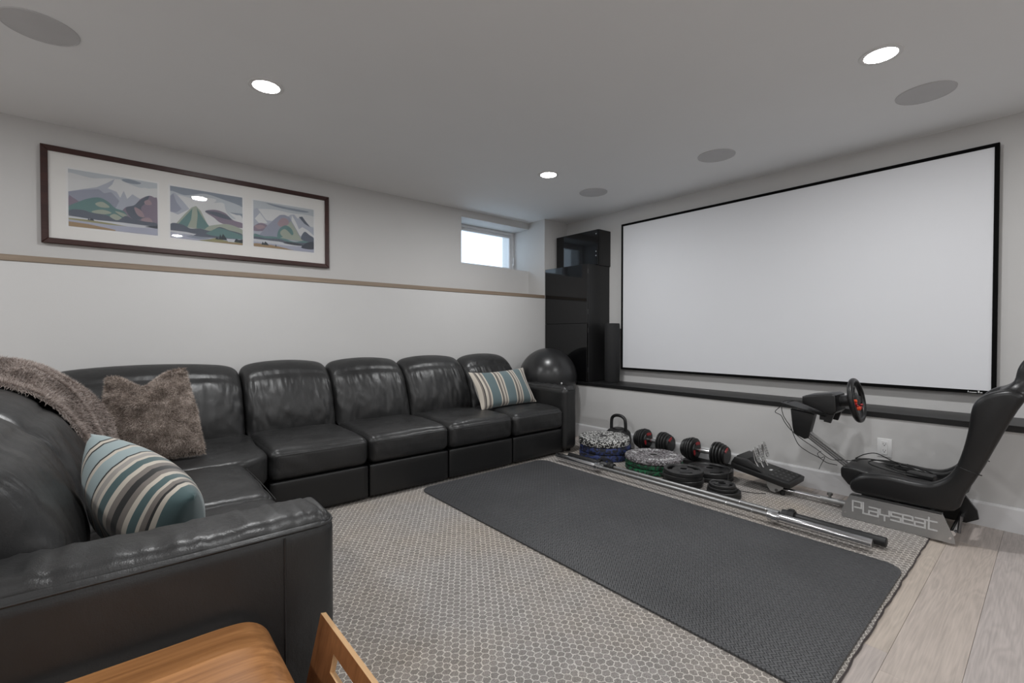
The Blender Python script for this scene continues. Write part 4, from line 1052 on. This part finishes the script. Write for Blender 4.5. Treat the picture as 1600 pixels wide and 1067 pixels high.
# seat cushion and side bolsters
cp = [(p.x, p.y) for p in catmull([(0.852, 0.262, 0), (0.846, 0.292, 0), (0.81, 0.302, 0), (0.68, 0.285, 0), (0.50, 0.262, 0), (0.36, 0.255, 0), (0.33, 0.20, 0), (0.50, 0.172, 0), (0.76, 0.172, 0), (0.838, 0.222, 0)], 4, True)]
obj('seat_cushion', prism(cp, lambda p, t: Vector((t, p[0], p[1])), XC-0.155, XC+0.155, 0.012, 3), 'vinyl', rs, 50)
bp = [(p.x, p.y) for p in catmull([(a, b, 0) for a, b in [(0.790, 0.190), (0.788, 0.225), (0.755, 0.268), (0.69, 0.294), (0.60, 0.302), (0.50, 0.297), (0.43, 0.305), (0.375, 0.345), (0.342, 0.40), (0.322, 0.46), (0.304, 0.54), (0.290, 0.63),
      (0.284, 0.70), (0.270, 0.755), (0.236, 0.796), (0.188, 0.820), (0.140, 0.828), (0.095, 0.800), (0.120, 0.735), (0.142, 0.68), (0.172, 0.60), (0.208, 0.50), (0.246, 0.40), (0.298, 0.28), (0.340, 0.180), (0.50, 0.166), (0.72, 0.166), (0.770, 0.168)]], 3, True)]
for a, b, e in ((XN+0.002, XN+0.080, XN+0.001), (XF-0.080, XF-0.002, XF-0.001)):
    sbo = obj('side_bolster', prism(bp, lambda p, t: Vector((t, p[0], p[1])), a, b, 0.024, 4), 'vinyl', rs, 50)
    obj('seam', tube([(e+0.016*(1 if e < XC else -1), 0.333, 0.420), (e, 0.312, 0.414), (e, 0.262, 0.397), (e+0.016*(1 if e < XC else -1), 0.240, 0.390)], 0.0028, 6), 'vinyl', sbo)
# backrest: winged shell, sections from bottom to head
secs = [  # z front-wing y, rear y, half width, wing depth, z
    (0.350, 0.335, 0.285, 0.170, 0.050), (0.400, 0.342, 0.246, 0.2135, 0.070), (0.50, 0.316, 0.208, 0.217, 0.080), (0.60, 0.297, 0.172, 0.221, 0.080), (0.68, 0.286, 0.142, 0.224, 0.078), (0.735, 0.278, 0.120, 0.225, 0.070),
    (0.780, 0.256, 0.100, 0.221, 0.055), (0.812, 0.210, 0.085, 0.205, 0.026), (0.835, 0.168, 0.075, 0.165, 0.005), (0.87, 0.140, 0.058, 0.145, 0.004), (0.93, 0.128, 0.035, 0.140, 0.003), (0.975, 0.108, 0.022, 0.125, 0.002), (0.992, 0.085, 0.035, 0.09, 0.0)]
secs = [(z_0, yf_-(0.014 if z_0 < 0.80 else 0), yr_0, (hw_0-0.03 if z_0 < 0.80 else hw_0-(0.84-z_0)*0.7*(z_0 < 0.84)), wg_) for z_0, yf_, yr_0, hw_0, wg_ in secs]
sv = catmull([(a, b, c_) for a, b, c_, _, _ in secs], 3); sw2 = catmull([(d, e, 0) for _, _, _, d, e in secs], 3)
rows = []
for q, w2 in zip(sv, sw2):
    z, yf, yr = q.x, q.y, q.z; hw_, wing = w2.x, w2.y; ring = []
    nn_ = 20
    for i in range(nn_+1):
        u = -1+2*i/nn_; e = abs(u)**2.4
        ring.append(Vector((XC+u*hw_, yf-wing*(1-e)-0.016*(max(0, abs(u)-0.86)/0.14)**2, z-0.25*(yf-0.2)*0.0)))
    for i in range(nn_, -1, -1):
        u = -1+2*i/nn_; ring.append(Vector((XC+u*hw_*0.97, yr+0.016*(max(0, abs(u)-0.8)/0.2)**2, z)))
    rows.append(ring)
bm = bmesh.new(); V = bm_grid(bm, rows, closed_u=True)
bm.faces.new(list(reversed(V[0]))); bm.faces.new(V[-1])
bkr = obj('backrest', bm, 'vinyl', rs, 60)
obj('seam', tube([rows[20][i]+Vector((0, 0.001, 0)) for i in range(21)], 0.0025, 6), 'vinyl', bkr)
obj('rear_tube', tube([(XN+0.004, 0.345, 0.066), (XF-0.004, 0.345, 0.066)], 0.014, 14), 'chrome', rs)
obj('recline_bar', tube([(XN+0.06, 0.325, 0.06), (XN+0.06, 0.318, 0.15)], 0.008, 12), 'darksteel', rs)
obj('rear_shroud', prism([(0.38, 0.155), (0.345, 0.19), (0.285, 0.10), (0.278, 0.055), (0.33, 0.02)], lambda p, t: Vector((t, p[0], p[1])), XF-0.03, XF-0.006), 'satin_black', rs, 0)
obj('cross_bar', box((XN+0.005, 0.60, 0.10), (XF-0.005, 0.64, 0.14), 0.003, 1), 'satin_black', rs, 0)
obj('cross_bar', box((XN+0.005, 0.44, 0.10), (XF-0.005, 0.48, 0.14), 0.003, 1), 'satin_black', rs, 0)
# floor rail to the pedals
obj('floor_tube', tube([(XC-0.06, 0.70, 0.045), (XC-0.06, 0.98, 0.045)], 0.0185, 16), 'alu', rs)
obj('inner_tube', tube([(XC-0.06, 0.97, 0.045), (XC-0.06, 1.26, 0.045)], 0.0140, 16), 'chrome', rs)
obj('clamp_screw', lathe((XC-0.06, 0.93, 0.062), (0, 0, 1), [(0, 0.008), (0.014, 0.008), (0.016, 0.016), (0.030, 0.015), (0.031, 0)], 14), 'steel', rs)
pb = prism([(1.295, 0.105), (1.285, 0.062), (1.262, 0.030), (1.235, 0.026), (1.212, 0.040), (1.185, 0.062), (1.178, 0.092), (1.20, 0.105)], lambda p, t: Vector((t, p[0], p[1])), XC-0.115, XC-0.110, 0.0008, 1)
obj('pedal_bracket', pb, 'alu', rs, 30)
pb = prism([(1.295, 0.105), (1.285, 0.062), (1.262, 0.030), (1.235, 0.026), (1.212, 0.040), (1.185, 0.062), (1.178, 0.092), (1.20, 0.105)], lambda p, t: Vector((t, p[0], p[1])), XC+0.06, XC+0.065, 0.0008, 1)
obj('pedal_bracket', pb, 'alu', rs, 30)
obj('bracket_bolt', tube([(XC-0.12, 1.225, 0.045), (XC+0.07, 1.225, 0.045)], 0.010, 12), 'darksteel', rs)
obj('rubber_foot', lathe((XC-0.075, 1.20, RZ), (0, 0, 1), [(0, 0.016), (0.028, 0.014), (0.03, 0)], 14), 'plastic', rs)
# wheel pole
pd = (Vector((XC, 1.095, 0.455))-Vector((XC, 0.840, 0.272))).normalized(); pn = Vector((0, -pd.z, pd.y))
def pole_box(x0, x1, n0, n1, a, b, mat, name, par):
    bm = bmesh.new(); o_ = Vector((XC, 0.840, 0.272))
    pts = []
    for t_ in (a, b):
        for (xx, nn2) in ((x0, n0), (x1, n0), (x1, n1), (x0, n1)): pts.append(bm.verts.new(o_+pd*t_+Vector((xx, 0, 0))+pn*nn2))
    for f in ((0, 1, 2, 3), (7, 6, 5, 4), (0, 4, 5, 1), (1, 5, 6, 2), (2, 6, 7, 3), (3, 7, 4, 0)): bm.faces.new([pts[i] for i in f])
    return obj(name, bm, mat, par, 0)
pole = pole_box(-0.020, 0.020, -0.020, 0.020, -0.12, 0.33, 'alu_bright', 'wheel_pole', rs)
for n0 in (-0.016, -0.002, 0.012): pole_box(-0.0215, -0.019, n0-0.0015, n0+0.0035, -0.02, 0.32, 'darksteel', 'slot', pole)
br3 = [(1.172, 0.596), (1.030, 0.576), (1.066, 0.412), (1.085, 0.404), (1.150, 0.430), (1.158, 0.47)]
obj('wheel_bracket', prism(br3, lambda p, t: Vector((t, p[0], p[1])), XC-0.034, XC+0.034, 0.006, 2), 'plastic', rs, 40)
dk = [(1.215, 0.632), (1.215, 0.640), (0.950, 0.583), (0.950, 0.575)]
obj('wheel_deck', prism(dk, lambda p, t: Vector((t, p[0], p[1])), XC-0.085, XC+0.085, 0.001, 1), 'plastic', rs, 30)
# ------------------------------------------------------------------ steering wheel controller clamped on the deck
sw_ = thing('steering_wheel_controller', 'black gaming steering wheel with red buttons clamped on the seat pole', 'steering wheel', (XC, 0.95, 0.58))
mb = [(1.082, 0.648), (1.082, 0.694), (1.060, 0.705), (0.92, 0.728), (0.895, 0.720), (0.888, 0.62), (0.905, 0.600), (0.93, 0.594)]
obj('motor_housing', prism(mb, lambda p, t: Vector((t, p[0], p[1])), XC-0.100, XC+0.100, 0.012, 3), 'plastic', sw_, 40)
for xx in (XC-0.085, XC+0.065): obj('clamp_foot', prism([(0.985, 0.585), (0.985, 0.555), (0.962, 0.555), (0.962, 0.545), (0.925, 0.540), (0.905, 0.60)], lambda p, t: Vector((t, p[0], p[1])), xx, xx+0.02, 0.002, 1), 'plastic', sw_, 30)
wc = Vector((XC, 0.808, 0.690)); wn_ = Vector((0, -0.985, 0.17)).normalized(); wu = Vector((1, 0, 0)); wv_ = wn_.cross(wu).normalized()
if wv_.z < 0: wv_ = -wv_
def wp_(a, r_, off=0): return wc+wu*(math.cos(a)*r_)+wv_*(math.sin(a)*r_)+wn_*off
obj('hub_shaft', tube([wc-wn_*0.115, wc-wn_*0.01], 0.036, 20), 'plastic', sw_)
wr = obj('wheel_rim', tube([wp_(2*PI*i/56, 0.123) for i in range(56)], 0.0160, 14, True), 'vinyl', sw_)
for a in (0, 180, 270):
    A, B = wp_(R(a), 0.035, -0.006), wp_(R(a), 0.115, -0.002)
    s_d = (B-A).normalized().cross(wn_).normalized()
    bm = bmesh.new(); vs = []
    for p, w3 in ((A, 0.026), (B, 0.015)):
        for o_ in (-0.004, 0.004): vs += [bm.verts.new(p+s_d*w3+wn_*o_), bm.verts.new(p-s_d*w3+wn_*o_)]
    for f in ((0, 1, 3, 2), (4, 6, 7, 5), (0, 4, 5, 1), (2, 3, 7, 6), (0, 2, 6, 4), (1, 5, 7, 3)): bm.faces.new([vs[i] for i in f])
    obj('spoke', bm, 'darksteel', sw_, 0)
hb_ = obj('hub_pad', lathe(wc-wn_*0.014, wn_, [(0, 0.050), (0.016, 0.048), (0.022, 0.038), (0.023, 0)], 28), 'plastic', sw_)
for a, r_, m_, s_ in ((250, 0.052, 'orange', 0.013), (285, 0.050, 'red', 0.010), (215, 0.056, 'red', 0.006), (325, 0.056, 'red', 0.006), (180, 0.066, 'orange', 0.011), (195, 0.072, 'red', 0.008)):
    obj('button', lathe(wp_(R(a), r_, 0.004), wn_, [(-0.004, s_), (0.010, s_), (0.013, s_*0.6), (0.0135, 0)], 14), m_, sw_)
for sgn in (-1, 1):
    obj('paddle', box(wc+Vector((sgn*0.055-0.022, 0.028, 0.022)), wc+Vector((sgn*0.055+0.022, 0.034, 0.075)), 0.004), 'darksteel', sw_)
# ------------------------------------------------------------------ pedals
pe = thing('pedal_set', 'black three-pedal foot unit with perforated metal pedals by the baseboard', 'pedals', (3.53, 1.33, 0.03))
pu = Vector((0, 1.0, 0.165)).normalized(); pnn = Vector((0, -0.165, 1)).normalized()
def pp3(x, t_, n_): return Vector((x, 1.140, 0.098))+pu*t_+pnn*n_
px_0, px_1 = 3.385, 3.672
outline = [(px_0+0.012, 0.0), (px_1-0.012, 0.0), (px_1, 0.03), (px_1, 0.36), (px_1-0.03, 0.405), (px_0+0.03, 0.405), (px_0, 0.36), (px_0, 0.03)]
obj('base', prism(outline, lambda p, t: pp3(p[0], p[1], t), -0.030, 0.010, 0.006, 2), 'plastic', pe, 35)
obj('pedal_block', prism([(0.175, 0.010), (0.40, 0.010), (0.385, 0.052), (0.30, 0.060), (0.215, 0.030)], lambda p, t: pp3(t, p[0], p[1]), px_0+0.012, px_0+0.055, 0.006, 2), 'plastic', pe, 35)
obj('pedal_block', prism([(0.300, 0.010), (0.40, 0.010), (0.385, 0.058), (0.32, 0.052)], lambda p, t: pp3(t, p[0], p[1]), px_0+0.055, px_1-0.012, 0.006, 2), 'plastic', pe, 35)
hl_ = obj('heel_rest', prism([(px_0+0.03, 0.018), (px_1-0.03, 0.018), (px_1-0.03, 0.150), (px_0+0.03, 0.150)], lambda p, t: pp3(p[0], p[1], t), 0.010, 0.013, 0.001, 1), 'rubber', pe, 0)
sb = bmesh.new()
for i in range(4):
    for j in range(4):
        c_ = pp3(px_0+0.058+i*0.057, 0.036+j*0.032, 0.013)
        bm_lathe(sb, c_, pnn, [(0, 0.008), (0.0012, 0.006), (0.0014, 0)], 8)
obj('grip_studs', sb, 'darksteel', hl_, 0)
bm = bmesh.new()
cz_ = pp3(px_0+0.135, 0.175, 0.0108)
bm_box(bm, cz_+Vector((0, -0.008, -0.001)), cz_+Vector((0.028, 0.008, 0.002)))
obj('badge', bm, 'mark', pe, 0)
for i, (xx, hh) in enumerate(((3.452, 0.118), (3.522, 0.122), (3.600, 0.140))):
    b0 = pp3(xx, 0.225, 0.012); b1 = pp3(xx, 0.265, 0.012+0.055)
    ar = obj('pedal_arm', tube([b0, b1, pp3(xx, 0.285, 0.012+hh)], 0.0075, 10), 'alu_bright', pe)
    fd = Vector((0, 0.34, 1)).normalized(); fn3 = Vector((0, -1, 0.34)).normalized(); cc = pp3(xx, 0.262, 0.012+hh*0.78)
    hgt_, wid = 0.056, 0.024
    ol = [(p[0], p[1]) for p in rr_poly(-wid, wid, -hgt_, hgt_, 0.018, 5)]
    fc_ = obj('pedal_face', prism(ol, lambda p, t: cc+Vector((p[0], 0, 0))+fd*p[1]+fn3*t, 0.004, 0.009, 0.0012, 1), 'alu_bright', pe, 35)
    hb2 = bmesh.new()
    for a_ in (-0.012, 0.0, 0.012):
        for b_ in (-0.030, -0.012, 0.006, 0.024):
            bm_lathe(hb2, cc+Vector((a_, 0, 0))+fd*(b_+(0.006 if a_ == 0 else 0))+fn3*0.0088, fn3, [(0, 0.0036), (0.0006, 0.0036), (0.0007, 0)], 8)
    obj('holes', hb2, 'dark', fc_, 0)
# ------------------------------------------------------------------ cables
def cable(name, pts, r, label, cat='cable', group='loose black cables'):
    tag(obj(name, tube(catmull(pts, 8), r, 7), 'rubber'), label, cat, group)
cable('wheel_cable', [(XC-0.03, 1.075, 0.64), (XC-0.04, 1.14, 0.655), (XC-0.05, 1.205, 0.645), (XC-0.05, 1.235, 0.60), (XC-0.045, 1.262, 0.565), (XC-0.045, 1.225, 0.545), (XC-0.045, 1.20, 0.50), (XC-0.04, 1.165, 0.455), (XC-0.03, 1.10, 0.40), (XC-0.028, 1.02, 0.352), (XC-0.028, 0.94, 0.30), (XC-0.02, 0.88, 0.305), (XC-0.01, 0.80, 0.312)], 0.0024, 'thin black cable looping off the wheel deck and down the silver pole')
cable('wheel_cable', [(XC-0.02, 1.06, 0.652), (XC-0.02, 1.16, 0.650), (XC-0.03, 1.222, 0.610), (XC-0.04, 1.215, 0.555), (XC-0.05, 1.19, 0.515), (XC-0.05, 1.165, 0.478), (XC-0.045, 1.12, 0.37), (XC-0.04, 1.06, 0.325), (XC-0.035, 1.00, 0.30), (XC-0.035, 0.955, 0.275), (XC-0.03, 0.90, 0.27)], 0.0024, 'second thin cable sagging below the silver wheel pole')
cable('cable_tie', [(XC-0.04, 0.985, 0.345), (XC-0.045, 1.005, 0.325), (XC-0.043, 0.99, 0.30), (XC-0.042, 0.965, 0.31), (XC-0.045, 0.985, 0.255), (XC-0.05, 0.995, 0.225)], 0.0018, 'loose cable tie hanging under the silver wheel pole', 'cable tie', None)
def seat_z(y_): return 0.285+0.05*max(0, (y_-0.5))*0.6
lp = [(XC-0.04, 0.82, 0.318), (XC+0.02, 0.76, 0.330), (XC+0.06, 0.66, 0.322), (XC+0.10, 0.55, 0.312), (XC+0.06, 0.46, 0.300), (XC-0.02, 0.44, 0.296), (XC-0.09, 0.52, 0.300), (XC-0.10, 0.64, 0.312), (XC-0.06, 0.73, 0.322), (XC+0.03, 0.72, 0.328), (XC+0.09, 0.62, 0.322), (XC+0.02, 0.52, 0.306), (XC-0.06, 0.56, 0.306), (XC-0.02, 0.66, 0.316), (XC+0.05, 0.58, 0.312), (XC, 0.50, 0.303)]
cable('power_cable', lp, 0.0040, 'coiled black power cable heaped on the racing seat cushion')
cable('power_cable', [(XC+0.12, 0.84, 0.300), (XC+0.125, 0.79, 0.335), (XC+0.12, 0.73, 0.352), (XC+0.10, 0.66, 0.330), (XC+0.04, 0.60, 0.322), (XC-0.05, 0.62, 0.318), (XC-0.09, 0.56, 0.306), (XC-0.04, 0.48, 0.302), (XC+0.06, 0.50, 0.306), (XC+0.11, 0.58, 0.318)], 0.0030, 'thin cable arching over the front of the racing seat')
pa = thing('power_adapter', 'flat black power adapter lying among cables on the racing seat', 'power adapter', (XC-0.05, 0.49, 0.288))
ab = soft_box((0, 0, 0), (0.027, 0.062, 0.015), 0.006, 5); ab.transform(Matrix.Translation((XC-0.06, 0.49, 0.303)) @ Matrix.Rotation(R(-12), 4, 'Z'))
obj('brick', ab, 'plastic', pa)
cable('pedal_cable', [(3.40, 1.53, 0.135), (3.385, 1.545, 0.085), (3.355, 1.53, 0.03), (3.33, 1.49, RZ+0.003), (3.29, 1.42, RZ+0.003), (3.31, 1.34, RZ+0.003), (3.36, 1.28, RZ+0.003)], 0.0022, 'thin cable trailing from the foot pedals onto the rug', 'cable')
